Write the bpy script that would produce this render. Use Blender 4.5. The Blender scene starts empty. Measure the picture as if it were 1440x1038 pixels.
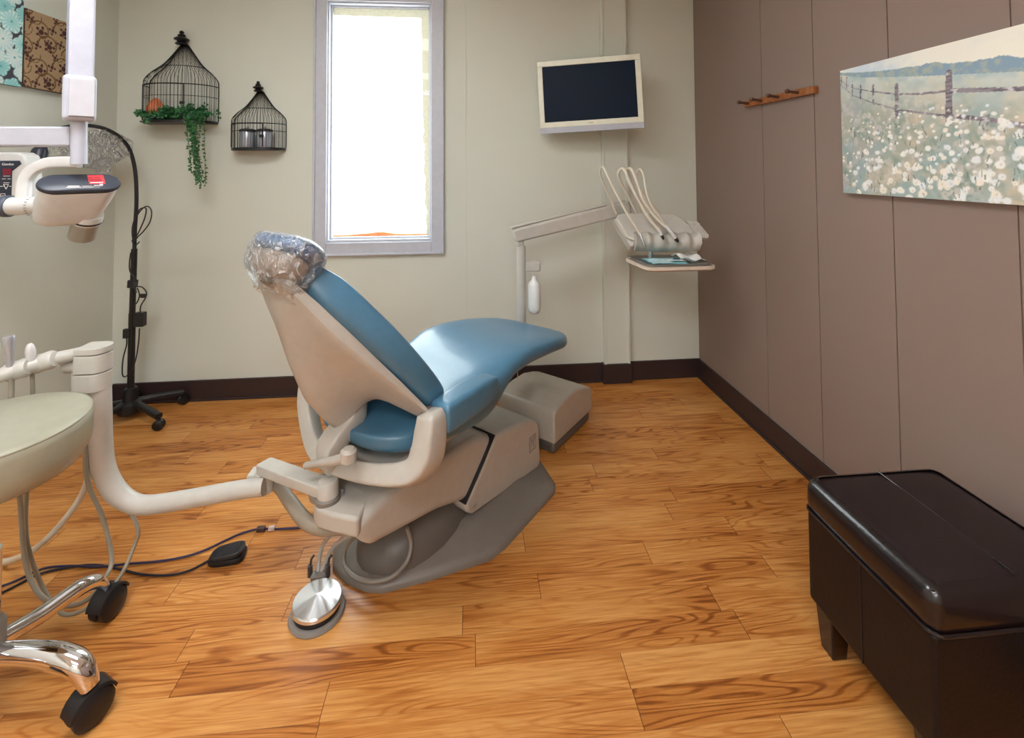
import bpy, bmesh, math, random
import numpy as np
from mathutils import Vector, Matrix
R = math.radians
C = bpy.context.scene.collection
random.seed(7)

# ------------------------------------------------------------------ camera model
F = 650.0; PPX, PPY = 720.0, 213.8; CAMH = 1.35
def nv(a): return a/np.linalg.norm(a)
Yc = nv(np.array([663-720., 234-213.8, F]))
Zc = np.array([600-720., -21000-213.8, F]); Zc = nv(Zc-Yc*Zc.dot(Yc))
Xc = np.cross(Yc, Zc)
M = np.stack([Xc, Yc, Zc], 1)          # world -> (right, down, forward)
def plane(px, py, n, d):
    r = M.T @ np.array([px-PPX, py-PPY, F]); n = np.array(n, float); o = np.array([0, 0, CAMH])
    return Vector(o + (d-n.dot(o))/n.dot(r)*r)
def PY(px, py, Y): return plane(px, py, (0, 1, 0), Y)
def PX(px, py, X): return plane(px, py, (1, 0, 0), X)
def PZ(px, py, Z=0.0): return plane(px, py, (0, 0, 1), Z)
cam = bpy.data.cameras.new('camera'); co = bpy.data.objects.new('camera', cam); C.objects.link(co)
rt, dn, fw = Vector(M[0]), Vector(M[1]), Vector(M[2])
mw = Matrix.Identity(4)
for i in range(3): mw[i][0] = rt[i]; mw[i][1] = -dn[i]; mw[i][2] = -fw[i]
mw.translation = (0, 0, CAMH)
co.matrix_world = mw
cam.sensor_width = 36; cam.lens = F/1440*36
cam.shift_x = 0; cam.shift_y = -(519-PPY)/1440
cam.clip_start = .05
bpy.context.scene.camera = co

# ------------------------------------------------------------------ materials
def lin(c):
    return tuple((x/255/12.92 if x/255 <= .04045 else ((x/255+.055)/1.055)**2.4) for x in c)+(1,)
class N:
    def __init__(s, name):
        s.m = bpy.data.materials.new(name); s.m.use_nodes = True; s.t = s.m.node_tree; s.t.nodes.clear()
        s.out = s.t.nodes.new('ShaderNodeOutputMaterial')
    def n(s, ty, ins=None, **kw):
        x = s.t.nodes.new('ShaderNode'+ty)
        for k, v in kw.items(): setattr(x, k, v)
        for k, v in (ins or {}).items():
            if hasattr(v, 'is_linked') or hasattr(v, 'links'): s.t.links.new(v, x.inputs[k])
            else: x.inputs[k].default_value = v
        return x
    def math(s, op, a, b=0.0, c=0.0):
        return s.n('Math', {0: a, 1: b, 2: c}, operation=op).outputs[0]
    def ramp(s, fac, stops, interp='LINEAR'):
        r = s.n('ValToRGB', {0: fac}); cr = r.color_ramp; cr.interpolation = interp
        while len(cr.elements) < len(stops): cr.elements.new(.5)
        for e, (p, c) in zip(cr.elements, stops): e.position = p; e.color = c
        return r.outputs[0]
    def done(s, shader): s.t.links.new(shader, s.out.inputs[0]); return s.m
MAT = {}
def mat(name, rgb, rough=.5, metal=0., var=.04, scale=30, bump=0., coat=0., spec=.5, aniso=None):
    if name in MAT: return MAT[name]
    a = N(name); c = lin(rgb)
    tc = a.n('TexCoord').outputs['Object']
    ns = a.n('TexNoise', {'Vector': tc, 'Scale': scale, 'Detail': 3.0}).outputs[0]
    col = a.ramp(ns, [(.3, tuple(max(0, x*(1-var)) for x in c[:3])+(1,)), (.7, tuple(min(1, x*(1+var)) for x in c[:3])+(1,))])
    b = a.n('BsdfPrincipled', {'Base Color': col, 'Roughness': rough, 'Metallic': metal, 'Coat Weight': coat, 'Specular IOR Level': spec})
    if bump:
        bn = a.n('TexNoise', {'Vector': tc, 'Scale': scale*8, 'Detail': 2.0}).outputs[0]
        bp = a.n('Bump', {'Height': bn, 'Strength': bump, 'Distance': .002}).outputs[0]
        a.t.links.new(bp, b.inputs['Normal'])
    MAT[name] = a.done(b.outputs[0]); return MAT[name]
def attr_mat(name, rough=.7, bump=0.):
    a = N(name); at = a.n('Attribute', attribute_name='paint').outputs['Color']
    b = a.n('BsdfPrincipled', {'Base Color': at, 'Roughness': rough, 'Specular IOR Level': .25})
    if bump:
        tc = a.n('TexCoord').outputs['Object']
        bn = a.n('TexNoise', {'Vector': tc, 'Scale': 260.0, 'Detail': 3.0}).outputs[0]
        bp = a.n('Bump', {'Height': bn, 'Strength': bump, 'Distance': .002}).outputs[0]
        a.t.links.new(bp, b.inputs['Normal'])
    return a.done(b.outputs[0])
def emis(name, rgb, st):
    a = N(name); return a.done(a.n('Emission', {'Color': lin(rgb), 'Strength': st}).outputs[0])

beige = mat('beige_plastic', (180, 174, 164), .32, coat=.2, spec=.45)
beige2 = mat('beige_arm_paint', (188, 184, 175), .35, coat=.15)
white_p = mat('white_plastic', (206, 206, 204), .35)
lav = mat('cool_white_plastic', (184, 187, 199), .35)
darkgray = mat('warm_gray_plastic', (122, 114, 106), .45)
blue = mat('blue_vinyl', (74, 117, 143), .34, bump=.05, coat=.15, spec=.5)
bluehead = mat('blue_headrest_vinyl', (76, 112, 152), .35, coat=.3)
black = mat('black_plastic', (24, 24, 27), .4)
blackm = mat('black_painted_metal', (22, 21, 23), .35)
chrome = mat('polished_chrome', (232, 232, 236), .07, 1., var=.01)
steel = mat('brushed_steel', (196, 198, 200), .28, 1., var=.02)
olive = mat('gray_green_vinyl', (157, 155, 136), .36, coat=.2, bump=.03)
leather = mat('dark_brown_leather', (24, 15, 16), .26, var=.15, scale=12, bump=.25, coat=.25)
leathertop = mat('dark_brown_leather_top', (32, 21, 23), .40, var=.15, scale=12, bump=.3)
basem = mat('dark_brown_vinyl_base', (50, 36, 36), .45)
hose_w = mat('cream_hose', (214, 206, 188), .4)
hose_g = mat('gray_hose', (150, 142, 126), .35)
trimw = mat('window_trim_paint', (190, 193, 203), .4)
woodr = mat('walnut_rack_wood', (150, 92, 48), .4, var=.3, scale=40)
woodd = mat('dark_peg_wood', (84, 52, 40), .4, var=.2)
navy = mat('navy_cord', (34, 26, 62), .45)

def wall_mat(name, rgb, bump=.12, groove=None):
    a = N(name); tc = a.n('TexCoord').outputs['Object']; c = lin(rgb)
    ns = a.n('TexNoise', {'Vector': tc, 'Scale': 1.5, 'Detail': 3.0}).outputs[0]
    col = a.ramp(ns, [(.3, tuple(x*.97 for x in c[:3])+(1,)), (.7, tuple(x*1.03 for x in c[:3])+(1,))])
    bn = a.n('TexNoise', {'Vector': tc, 'Scale': 130.0, 'Detail': 3.0, 'Roughness': .7}).outputs[0]
    bp = a.n('Bump', {'Height': bn, 'Strength': bump, 'Distance': .003}).outputs[0]
    return a.done(a.n('BsdfPrincipled', {'Base Color': col, 'Roughness': .55, 'Normal': bp, 'Specular IOR Level': .35}).outputs[0])
wall_beige = wall_mat('beige_wall_paint', (209, 211, 199))
wall_brown = wall_mat('brown_wall_paint', (139, 120, 110), .2)
ceil_m = wall_mat('white_ceiling_tile', (238, 237, 233))

def floor_mat():
    a = N('oak_plank_floor'); tc = a.n('TexCoord').outputs['Object']
    sx = a.n('SeparateXYZ', {0: tc}); x, y = sx.outputs[0], sx.outputs[1]
    W = .0893
    ry = a.math('DIVIDE', a.math('ADD', y, .047), W); row = a.math('FLOOR', ry); fy = a.math('SUBTRACT', ry, row)
    rnd = a.n('TexWhiteNoise', {'W': row}, noise_dimensions='1D').outputs[0]
    xs = a.math('DIVIDE', a.math('ADD', x, a.math('MULTIPLY', rnd, 7.3)), .78)
    col_i = a.math('FLOOR', xs); fx = a.math('SUBTRACT', xs, col_i)
    idv = a.n('CombineXYZ', {0: col_i, 1: row, 2: 0.0}).outputs[0]
    pr = a.n('TexWhiteNoise', {'Vector': idv}, noise_dimensions='2D').outputs
    off = a.n('VectorMath', {0: pr[1], 1: (9., 9., 9.)}, operation='MULTIPLY').outputs[0]
    def stretched(sxx, syy):
        v = a.n('CombineXYZ', {0: a.math('MULTIPLY', x, sxx), 1: a.math('MULTIPLY', y, syy), 2: 0.0}).outputs[0]
        return a.n('VectorMath', {0: v, 1: off}, operation='ADD').outputs[0]
    big = a.n('TexNoise', {'Vector': stretched(1.5, 15.), 'Scale': 1.0, 'Detail': 1.5, 'Roughness': .45, 'Distortion': .35}).outputs[0]
    rings = a.math('FRACT', a.math('MULTIPLY', big, 13.0))
    ringv = a.math('ABSOLUTE', a.math('SUBTRACT', rings, .5))       # 0..0.5
    line = a.n('MapRange', {'Value': ringv, 'From Min': .0, 'From Max': .26, 'To Min': 1.0, 'To Max': 0.0}, interpolation_type='SMOOTHSTEP').outputs[0]
    fine = a.n('TexNoise', {'Vector': stretched(7., 150.), 'Scale': 1.0, 'Detail': 3.0, 'Roughness': .6}).outputs[0]
    blotch = a.n('TexNoise', {'Vector': stretched(1.6, 5.), 'Scale': 1.0, 'Detail': 2.0}).outputs[0]
    mask = a.n('MapRange', {'Value': blotch, 'From Min': .38, 'From Max': .62}, interpolation_type='SMOOTHSTEP').outputs[0]
    lm = a.math('MULTIPLY', line, a.math('MULTIPLY_ADD', mask, .6, .12))
    v = a.math('MULTIPLY', lm, .44)
    v = a.math('ADD', v, a.math('MULTIPLY', fine, .62))
    v = a.math('ADD', v, a.math('MULTIPLY', a.math('SUBTRACT', blotch, .5), .55))
    v = a.math('ADD', v, a.math('MULTIPLY', a.math('SUBTRACT', pr[0], .5), .10))
    col = a.ramp(v, [(.12, lin((212, 154, 88))), (.36, lin((186, 120, 56))), (.58, lin((156, 90, 34))), (.92, lin((104, 56, 20)))])
    # joints
    ey = a.math('MINIMUM', fy, a.math('SUBTRACT', 1.0, fy)); ex = a.math('MINIMUM', fx, a.math('SUBTRACT', 1.0, fx))
    jy = a.math('LESS_THAN', ey, .010); jx = a.math('LESS_THAN', ex, .0014)
    j = a.math('MAXIMUM', a.math('MULTIPLY', jy, .28), a.math('MULTIPLY', jx, .75))
    col = a.n('MixRGB', {0: j, 1: col, 2: lin((80, 46, 24))}).outputs[0]
    bp = a.n('Bump', {'Height': a.math('SUBTRACT', a.math('MULTIPLY', fine, .25), j), 'Strength': .12, 'Distance': .002}).outputs[0]
    rough = a.n('MapRange', {'Value': fine, 'To Min': .26, 'To Max': .42}).outputs[0]
    return a.done(a.n('BsdfPrincipled', {'Base Color': col, 'Roughness': rough, 'Normal': bp, 'Specular IOR Level': .45}).outputs[0])
floor_m = floor_mat()

def plastic_film():
    a = N('clear_plastic_film'); tc = a.n('TexCoord').outputs['Object']
    ns = a.n('TexNoise', {'Vector': tc, 'Scale': 32.0, 'Detail': 4.0, 'Distortion': 1.5}).outputs[0]
    bp = a.n('Bump', {'Height': ns, 'Strength': 1.0, 'Distance': .03}).outputs[0]
    gl = a.n('BsdfGlossy', {'Color': (1, 1, 1, 1), 'Roughness': .12, 'Normal': bp}).outputs[0]
    df = a.n('BsdfTranslucent', {'Color': (.9, .9, .92, 1)}).outputs[0]
    d2 = a.n('BsdfDiffuse', {'Color': (.9, .9, .92, 1), 'Normal': bp}).outputs[0]
    dd = a.n('MixShader', {0: .6, 1: df, 2: d2}).outputs[0]
    tr = a.n('BsdfTransparent').outputs[0]
    fr = a.n('LayerWeight', {'Blend': .25, 'Normal': bp}).outputs['Fresnel']
    m1 = a.n('MixShader', {0: a.n('MapRange', {'Value': ns, 'From Min': .48, 'From Max': .72, 'To Min': .05, 'To Max': .62}).outputs[0], 1: tr, 2: dd}).outputs[0]
    m2 = a.n('MixShader', {0: a.math('MULTIPLY_ADD', fr, .8, .10), 1: m1, 2: gl}).outputs[0]
    return a.done(m2)
film = plastic_film()
def glass_mat():
    a = N('window_glass'); tr = a.n('BsdfTransparent', {'Color': (.96, .98, .97, 1)}).outputs[0]
    gl = a.n('BsdfGlossy', {'Roughness': .02}).outputs[0]
    return a.done(a.n('MixShader', {0: .007, 1: tr, 2: gl}).outputs[0])
glass = glass_mat()
def trans_mat(name, rgb, mixv):
    a = N(name); c = lin(rgb)
    tc = a.n('TexCoord').outputs['Object']
    ns = a.n('TexNoise', {'Vector': tc, 'Scale': 60.0, 'Detail': 3.0}).outputs[0]
    col = a.ramp(ns, [(.3, tuple(x*.85 for x in c[:3])+(1,)), (.7, c)])
    t = a.n('BsdfTranslucent', {'Color': col}).outputs[0]; d = a.n('BsdfDiffuse', {'Color': col}).outputs[0]
    return a.done(a.n('MixShader', {0: mixv, 1: d, 2: t}).outputs[0])

# ------------------------------------------------------------------ mesh builder
class MB:
    def __init__(s): s.v = []; s.f = []
    def add(s, vs, fs):
        k = len(s.v); s.v += [Vector(p) for p in vs]; s.f += [tuple(i+k for i in f) for f in fs]; return s
    def box(s, c, d, rot=None):
        h = Vector(d)/2; c = Vector(c); vs = []
        for x, y, z in [(-1,-1,-1),(1,-1,-1),(1,1,-1),(-1,1,-1),(-1,-1,1),(1,-1,1),(1,1,1),(-1,1,1)]:
            p = Vector((x*h.x, y*h.y, z*h.z)); p = rot @ p if rot else p; vs.append(c+p)
        return s.add(vs, [(0,3,2,1),(4,5,6,7),(0,1,5,4),(1,2,6,5),(2,3,7,6),(3,0,4,7)])
    def box2(s, a, b): return s.box([(a[i]+b[i])/2 for i in range(3)], [abs(b[i]-a[i]) for i in range(3)])
    def rings(s, rs, closed=False, cap=True):
        n = len(rs[0]); vs = [p for r in rs for p in r]; fs = []
        m = len(rs)
        for i in range(m if closed else m-1):
            a = i*n; b = ((i+1) % m)*n
            for j in range(n): fs.append((a+j, a+(j+1) % n, b+(j+1) % n, b+j))
        if cap and not closed: fs.append(tuple(range(n-1, -1, -1))); fs.append(tuple((m-1)*n+j for j in range(n)))
        return s.add(vs, fs)
    def prism(s, poly, fn, h0, h1):
        """poly 2-D points, fn(a,b,h)->3-D"""
        return s.rings([[fn(a, b, h0) for a, b in poly], [fn(a, b, h1) for a, b in poly]])
    def tube(s, pts, r, n=10, smooth=0, closed=False, sq=None, up=None):
        """circular tube (or rounded rectangle sq=(w,h)) along pts; r may be a list"""
        pts = [Vector(p) for p in pts]; rr = list(r) if isinstance(r, (list, tuple)) else [r]*len(pts)
        if smooth: pts, rr = spline(pts, rr, smooth, closed)
        m = len(pts); T = []
        for i in range(m):
            a = pts[(i-1) % m] if (closed or i) else pts[0]; b = pts[(i+1) % m] if (closed or i < m-1) else pts[-1]
            T.append((b-a).normalized())
        nrm = Vector(up) if up else (Vector((0, 0, 1)) if abs(T[0].z) < .9 else Vector((1, 0, 0)))
        rs = []
        for i in range(m):
            nrm = (Vector(up) if up else nrm); nrm = (nrm - T[i]*nrm.dot(T[i])).normalized(); bi = T[i].cross(nrm)
            ring = []
            for k in range(n):
                an = 2*math.pi*k/n
                if sq:
                    c, d = math.cos(an), math.sin(an); e = .35
                    x = math.copysign(abs(c)**e, c)*sq[0]*rr[i]; y = math.copysign(abs(d)**e, d)*sq[1]*rr[i]
                else: x, y = math.cos(an)*rr[i], math.sin(an)*rr[i]
                ring.append(pts[i]+bi*x+nrm*y)
            rs.append(ring)
        return s.rings(rs, closed=closed)
    def lathe(s, prof, c=(0, 0, 0), ax=(0, 0, 1), n=24):
        """prof [(r,h)] around axis ax at c"""
        ax = Vector(ax).normalized(); u = ax.orthogonal().normalized(); w = ax.cross(u); c = Vector(c)
        rs = [[c+ax*h+(u*math.cos(2*math.pi*k/n)+w*math.sin(2*math.pi*k/n))*max(r, .0002) for k in range(n)] for r, h in prof]
        return s.rings(rs)
    def cyl(s, a, b, r, n=20, r2=None):
        a, b = Vector(a), Vector(b); return s.lathe([(r, 0), (r if r2 is None else r2, (b-a).length)], a, b-a, n)
def spline(pts, rr, k, closed=False):
    o, ro = [], []; m = len(pts)
    for i in range(m if closed else m-1):
        if closed: p0, p1, p2, p3 = pts[i-1], pts[i], pts[(i+1) % m], pts[(i+2) % m]
        else: p0, p1, p2, p3 = pts[max(i-1, 0)], pts[i], pts[i+1], pts[min(i+2, m-1)]
        r1, r2 = rr[i], rr[(i+1) % m]
        for j in range(k):
            t = j/k
            o.append(.5*((2*p1)+(p2-p0)*t+(2*p0-5*p1+4*p2-p3)*t*t+(3*p1-p0-3*p2+p3)*t**3)); ro.append(r1+(r2-r1)*t)
    if not closed: o.append(pts[-1]); ro.append(rr[-1])
    return o, ro
def interp(x, tab):
    if x <= tab[0][0]: return tab[0][1]
    for (a, va), (b, vb) in zip(tab, tab[1:]):
        if x <= b:
            t = (x-a)/(b-a); t = t*t*(3-2*t)*.5+t*.5; return va+(vb-va)*t
    return tab[-1][1]
def mesh_obj(name, mb, m, inv=None, smooth=True, bevel=0., subsurf=0, angle=38, seg=3):
    me = bpy.data.meshes.new(name)
    vs = [inv @ p for p in mb.v] if inv else mb.v
    me.from_pydata([tuple(p) for p in vs], [], mb.f)
    bm = bmesh.new(); bm.from_mesh(me); bmesh.ops.recalc_face_normals(bm, faces=bm.faces); bm.to_mesh(me); bm.free()
    if smooth:
        me.shade_smooth()
        if not subsurf: me.set_sharp_from_angle(angle=R(angle))
    me.materials.append(m)
    o = bpy.data.objects.new(name, me); C.objects.link(o)
    if bevel:
        b = o.modifiers.new('bevel', 'BEVEL'); b.width = bevel; b.segments = seg; b.limit_method = 'ANGLE'; b.angle_limit = R(30); b.harden_normals = True
    if subsurf:
        d = o.modifiers.new('sub', 'SUBSURF'); d.levels = subsurf; d.render_levels = subsurf
    return o
def tag(o, label, cat, group=None, kind=None):
    o['label'] = label; o['category'] = cat
    if group: o['group'] = group
    if kind: o['kind'] = kind
    return o
class Thing:
    def __init__(s, name, label, cat, loc, rz=0., group=None):
        s.o = bpy.data.objects.new(name, None); C.objects.link(s.o); s.o.empty_display_size = .1
        s.o.location = Vector(loc); s.o.rotation_euler = (0, 0, rz); tag(s.o, label, cat, group)
        s.mx = Matrix.Translation(Vector(loc)) @ Matrix.Rotation(rz, 4, 'Z'); s.inv = s.mx.inverted(); s.local = False
    def add(s, name, mb, m, parent=None, label=None, local=False, **kw):
        o = mesh_obj(name, mb, m, None if local else s.inv, **kw)
        o.parent = parent or s.o
        if label: o['label'] = label
        return o
def single(name, mb, m, label, cat, group=None, **kw):
    """one-mesh thing with its origin at the middle of its foot"""
    xs = [p.x for p in mb.v]; ys = [p.y for p in mb.v]; zs = [p.z for p in mb.v]
    loc = Vector(((min(xs)+max(xs))/2, (min(ys)+max(ys))/2, min(zs)))
    o = mesh_obj(name, mb, m, Matrix.Translation(-loc), **kw); o.location = loc
    return tag(o, label, cat, group)
def struct(name, mb, m, parent=None, **kw):
    o = mesh_obj(name, mb, m, **kw)
    if parent: o.parent = parent
    else: o['kind'] = 'structure'
    return o
def text(name, s, size, mx, m, parent, ext=.0004):
    """lettering as a mesh child; mx: world matrix of text origin (x right, y up, z out)"""
    cu = bpy.data.curves.new(name, 'FONT'); cu.body = s; cu.size = size; cu.extrude = ext; cu.align_x = 'CENTER'; cu.align_y = 'CENTER'
    tmp = bpy.data.objects.new(name+'_tmp', cu); C.objects.link(tmp)
    dg = bpy.context.evaluated_depsgraph_get(); me = bpy.data.meshes.new_from_object(tmp.evaluated_get(dg))
    bpy.data.objects.remove(tmp); me.transform(parent.inv @ mx); me.materials.clear(); me.materials.append(m)
    o = bpy.data.objects.new(name, me); C.objects.link(o); o.parent = parent.o; return o
def frame(o, x, y):
    x = Vector(x).normalized(); z = x.cross(Vector(y)).normalized(); y = z.cross(x)
    m = Matrix.Identity(4)
    for i in range(3): m[i][0] = x[i]; m[i][1] = y[i]; m[i][2] = z[i]; m[i][3] = o[i]
    return m

# ------------------------------------------------------------------ room shell
XL, XR, YB, YF, ZC = -2.06, 1.447, 2.88, -3.2, 2.66
struct('floor', MB().box2((XL-.1, YF-.1, -.05), (XR+.1, YB+.1, 0)), floor_m, smooth=False)
struct('ceiling', MB().box2((XL-.1, YF-.1, ZC), (XR+.1, YB+.1, ZC+.05)), ceil_m, smooth=False)
# back wall with window hole
wx0, wx1 = PY(459, 180, YB).x, PY(608, 180, YB).x
wz0, wz1 = PY(530, 340, YB).z, PY(530, 3, YB).z
b = MB(); t = .12
b.box2((XL-.1, YB, 0), (wx0, YB+t, ZC)); b.box2((wx1, YB, 0), (XR+.1, YB+t, ZC))
b.box2((wx0, YB, 0), (wx1, YB+t, wz0)); b.box2((wx0, YB, wz1), (wx1, YB+t, ZC))
struct('wall_back', b, wall_beige, smooth=False)
struct('wall_left', MB().box2((XL-.1, YF, 0), (XL, YB, ZC)), wall_beige, smooth=False)
# brown grooved wall panel by panel, a fine groove between boards
b = MB(); gy = [YF, -2.9, -2.54, -2.18, -1.82, -1.46, -1.1, -.72, -.36, 0.0, .36, .72]+[PX(p, 300, XR).y for p in (1432, 1256, 1149, 1075)]+[YB]
gy = sorted(gy)
b.box2((XR+.004, YF, 0), (XR+.1, YB, ZC))
for y0, y1 in zip(gy, gy[1:]): b.box2((XR, y0+.0022, 0), (XR+.01, y1-.0022, ZC))
struct('wall_right', b, wall_brown, smooth=False)
struct('wall_front', MB().box2((XL-.1, YF-.1, 0), (XR+.1, YF, ZC)), wall_beige, smooth=False)
# seams and the batten column of the back wall
xb0, xb1 = PY(847, 300, YB-.02).x, PY(881, 300, YB-.02).x
struct('trim_1', MB().box2((xb0, YB-.035, .117), (xb1, YB, ZC)), wall_beige, bevel=.004)
struct('trim_2', MB().box2((xb0-.002, YB-.041, .117), (xb0+.014, YB-.034, ZC)), wall_beige, bevel=.002)
struct('trim_3', MB().box2((xb1-.008, YB-.041, .117), (xb1+.006, YB-.034, ZC)), wall_beige, bevel=.002)
xs = PY(655, 200, YB).x
struct('trim_4', MB().box2((xs-.004, YB-.003, .117), (xs+.004, YB, ZC)), wall_beige, bevel=.001)
xs = PY(166, 200, YB).x
def base(name, a, b_, h=.117, th=.012):
    struct(name, MB().box2(a, b_), basem, bevel=.004)
bb = MB().box2((XL, YB-.012, 0), (xb0, YB, .117)).box2((xb1, YB-.012, 0), (XR, YB, .117)).box2((xb0-.012, YB-.047, 0), (xb1+.012, YB-.0, .119))
bb.box2((XL, YB-.02, 0), (xb0, YB, .012))
struct('baseboard_back', bb, basem, bevel=.003)
struct('baseboard_right', MB().box2((XR-.012, YF, 0), (XR, YB, .117)).box2((XR-.02, YF, 0), (XR, YB, .012)), basem, bevel=.003)
struct('baseboard_left', MB().box2((XL, YF, 0), (XL+.012, YB, .117)), basem, bevel=.003)
struct('baseboard_front', MB().box2((XL, YF, 0), (XR, YF+.012, .117)), basem, bevel=.003)

# ---- window
win = MB()
ox0, ox1, oz0, oz1 = wx0-.072, wx1+.072, wz0-.078, wz1+.075
def frame_boxes(mb, x0, x1, z0, z1, w, y0, y1, wb=None):
    wb = wb or w
    mb.box2((x0, y0, z0), (x0+w, y1, z1)); mb.box2((x1-w, y0, z0), (x1, y1, z1))
    mb.box2((x0+w, y0, z0), (x1-w, y1, z0+wb)); mb.box2((x0+w, y0, z1-w), (x1-w, y1, z1)); return mb
frame_boxes(win, ox0, ox1, oz0, oz1, .078, YB-.02, YB)
frame_boxes(win, ox0, ox1, oz0, oz1, .014, YB-.028, YB-.018)
wo = struct('window_1', win, trimw, bevel=.004)
struct('window_frame', frame_boxes(MB(), wx0-.001, wx1+.001, wz0-.001, wz1+.001, .016, YB-.006, YB+.10), trimw, wo, bevel=.003)
struct('window_sash', frame_boxes(MB(), wx0+.014, wx1-.012, wz0+.014, wz1-.012, .012, YB+.03, YB+.06), trimw, wo, bevel=.003)
struct('window_glass', MB().box2((wx0+.02, YB+.045, wz0+.02), (wx1-.02, YB+.049, wz1-.02)), glass, wo, smooth=False)
# residual strip of blind film along the head and the right jamb, wavy edge
def strip():
    pts_o, pts_i = [], []; n = 60; x1 = wx1-.022; z1 = wz1-.022; z0 = wz0+.022
    b = MB(); vs = []; fs = []
    for i in range(n+1):
        f = i/n; z = z1-(z1-z0)*f
        w = .040*(1-f)**.6+.014+(.0045*math.sin(f*90)+.003*math.sin(f*47) if f > .5 else .001*math.sin(f*30))
        vs += [(x1-w, YB+.0515, z), (x1, YB+.0515, z)]
    for i in range(n): fs.append((2*i, 2*i+1, 2*i+3, 2*i+2))
    b.add(vs, fs)
    b.add([(wx0+.022, YB+.0517, z1), (x1-.054, YB+.0517, z1), (x1-.054, YB+.0517, z1-.055), (wx0+.022, YB+.0517, z1-.05)], [(0, 1, 2, 3)])
    return b
o = struct('window_film', strip(), trans_mat('old_film', (178, 170, 150), .22), wo, smooth=False)
o['label'] = 'grey beige strip of film along the top and right edge of the glass'
# orange ledge just outside the glass
lv = []; n = 24
for i in range(n+1):
    f = i/n; x = wx0+.02+(wx1-wx0-.06)*f
    h = .012+.016*math.exp(-((f-.5)/.12)**2)+.006*math.exp(-((f-.3)/.1)**2)
    lv.append((x, wz0+.02+h))
poly = [(wx0+.02, wz0)]+lv+[(lv[-1][0], wz0)]
o = struct('window_ledge', MB().prism(poly, lambda a, b_, h: Vector((a, h, b_)), YB+.07, YB+.10), trans_mat('orange_ledge', (238, 176, 132), .3), wo, smooth=False)
o['label'] = 'orange ledge outside the glass'

# ------------------------------------------------------------------ world + lights
w = bpy.data.worlds.new('World'); bpy.context.scene.world = w; w.use_nodes = True
w.node_tree.nodes['Background'].inputs[0].default_value = (.93, .98, 1, 1); w.node_tree.nodes['Background'].inputs[1].default_value = 6.5
def area(name, loc, sx, sy, power, col=(1, .95, .88), rot=(0, 0, 0), portal=False):
    l = bpy.data.lights.new(name, 'AREA'); l.shape = 'RECTANGLE'; l.size = sx; l.size_y = sy; l.energy = power; l.color = col
    o = bpy.data.objects.new(name, l); C.objects.link(o); o.location = loc; o.rotation_euler = rot
    if portal: l.cycles.is_portal = True
    return o
area('window_portal', ((wx0+wx1)/2, YB+.14, (wz0+wz1)/2), wx1-wx0, wz1-wz0, 1, rot=(R(-90), 0, 0), portal=True)
def ceiling_lamp(x, y, power, label):
    T = Thing('ceiling_light', label, 'light', (x, y, ZC-.035))
    T.add('frame', frame_boxes2(x, y), white_p, bevel=.003)
    T.add('diffuser', MB().box2((x-.57, y-.27, ZC-.02), (x+.57, y+.27, ZC-.012)), emis('lamp_diffuser', (250, 252, 255), power), smooth=False)
def frame_boxes2(x, y):
    b = MB()
    b.box2((x-.61, y-.31, ZC-.035), (x+.61, y-.27, ZC)); b.box2((x-.61, y+.27, ZC-.035), (x+.61, y+.31, ZC))
    b.box2((x-.61, y-.27, ZC-.035), (x-.57, y+.27, ZC)); b.box2((x+.57, y-.27, ZC-.035), (x+.61, y+.27, ZC)); return b
ceiling_lamp(-.85, .95, 14, 'long ceiling light panel in front of the dental chair')
ceiling_lamp(-.45, -.75, 14, 'long ceiling light panel just behind the viewer')
ceiling_lamp(-.45, -2.3, 24, 'unseen ceiling light panel added far behind the viewer to even out the back wall')  # added out of view, lights the back wall more evenly from a low angle

# ------------------------------------------------------------------ dental chair (local: s toward the feet, t toward the left wall, z up)
OX, OY = -.168, 1.782; ANG = math.atan2(.754, .657)
ch = Thing('dental_chair', 'blue and beige dental treatment chair with plastic-wrapped headrest in mid room', 'dental chair', (OX, OY, 0), ANG)
def CL(name, mb, m, parent=None, label=None, **kw): return ch.add(name, mb, m, parent, label, local=True, **kw)
def W(s, t_, z): return ch.mx @ Vector((s, t_, z))
def PS(px, py, s_):
    n_ = ch.mx.to_3x3() @ Vector((1, 0, 0)); return ch.inv @ plane(px, py, n_, n_.dot(ch.mx @ Vector((s_, 0, 0))))
# base plate
out = [(-.262, -.075), (-.15, -.16), (.03, -.275), (.10, -.288), (.437, -.289), (.475, -.27), (.60, -.09), (.61, -.06), (.61, .09), (.60, .12), (.475, .28), (.437, .289), (.03, .275), (-.15, .24), (-.26, .2), (-.305, .13), (-.31, .05), (-.29, -.03)]
b = MB(); rs = []
for sc, z in ((1, 0), (1, .012), (.985, .02), (.93, .03), (.72, .055), (.6, .075)):
    rs.append([Vector((.12+(x-.12)*sc, y*sc, z)) for x, y in out])
b.rings(rs)
CL('base_plate', b, darkgray, angle=50)
# rounded motor housing under the lift arm
b = MB(); b.rings([[Vector((.0+.27*k*math.cos(a), .02+.17*k*math.sin(a), z)) for a in [2*math.pi*i/28 for i in range(28)]] for k, z in ((1, .03), (.97, .07), (.85, .11), (.6, .15), (.3, .165))])
CL('motor_housing', b, mat('dark_housing', (96, 90, 84), .4))
def prof_body(poly, t0, t1): return MB().prism(poly, lambda a, b_, h: Vector((a, h, b_)), t0, t1)
# lift arm cover
CL('lift_arm_cover', prof_body([(-.418, .352), (-.41, .30), (-.375, .252), (-.1, .195), (.03, .150), (.16, .15), (.24, .26), (.20, .305), (.10, .350), (-.27, .378)], -.162, .12), beige, bevel=.028, seg=5)
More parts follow.
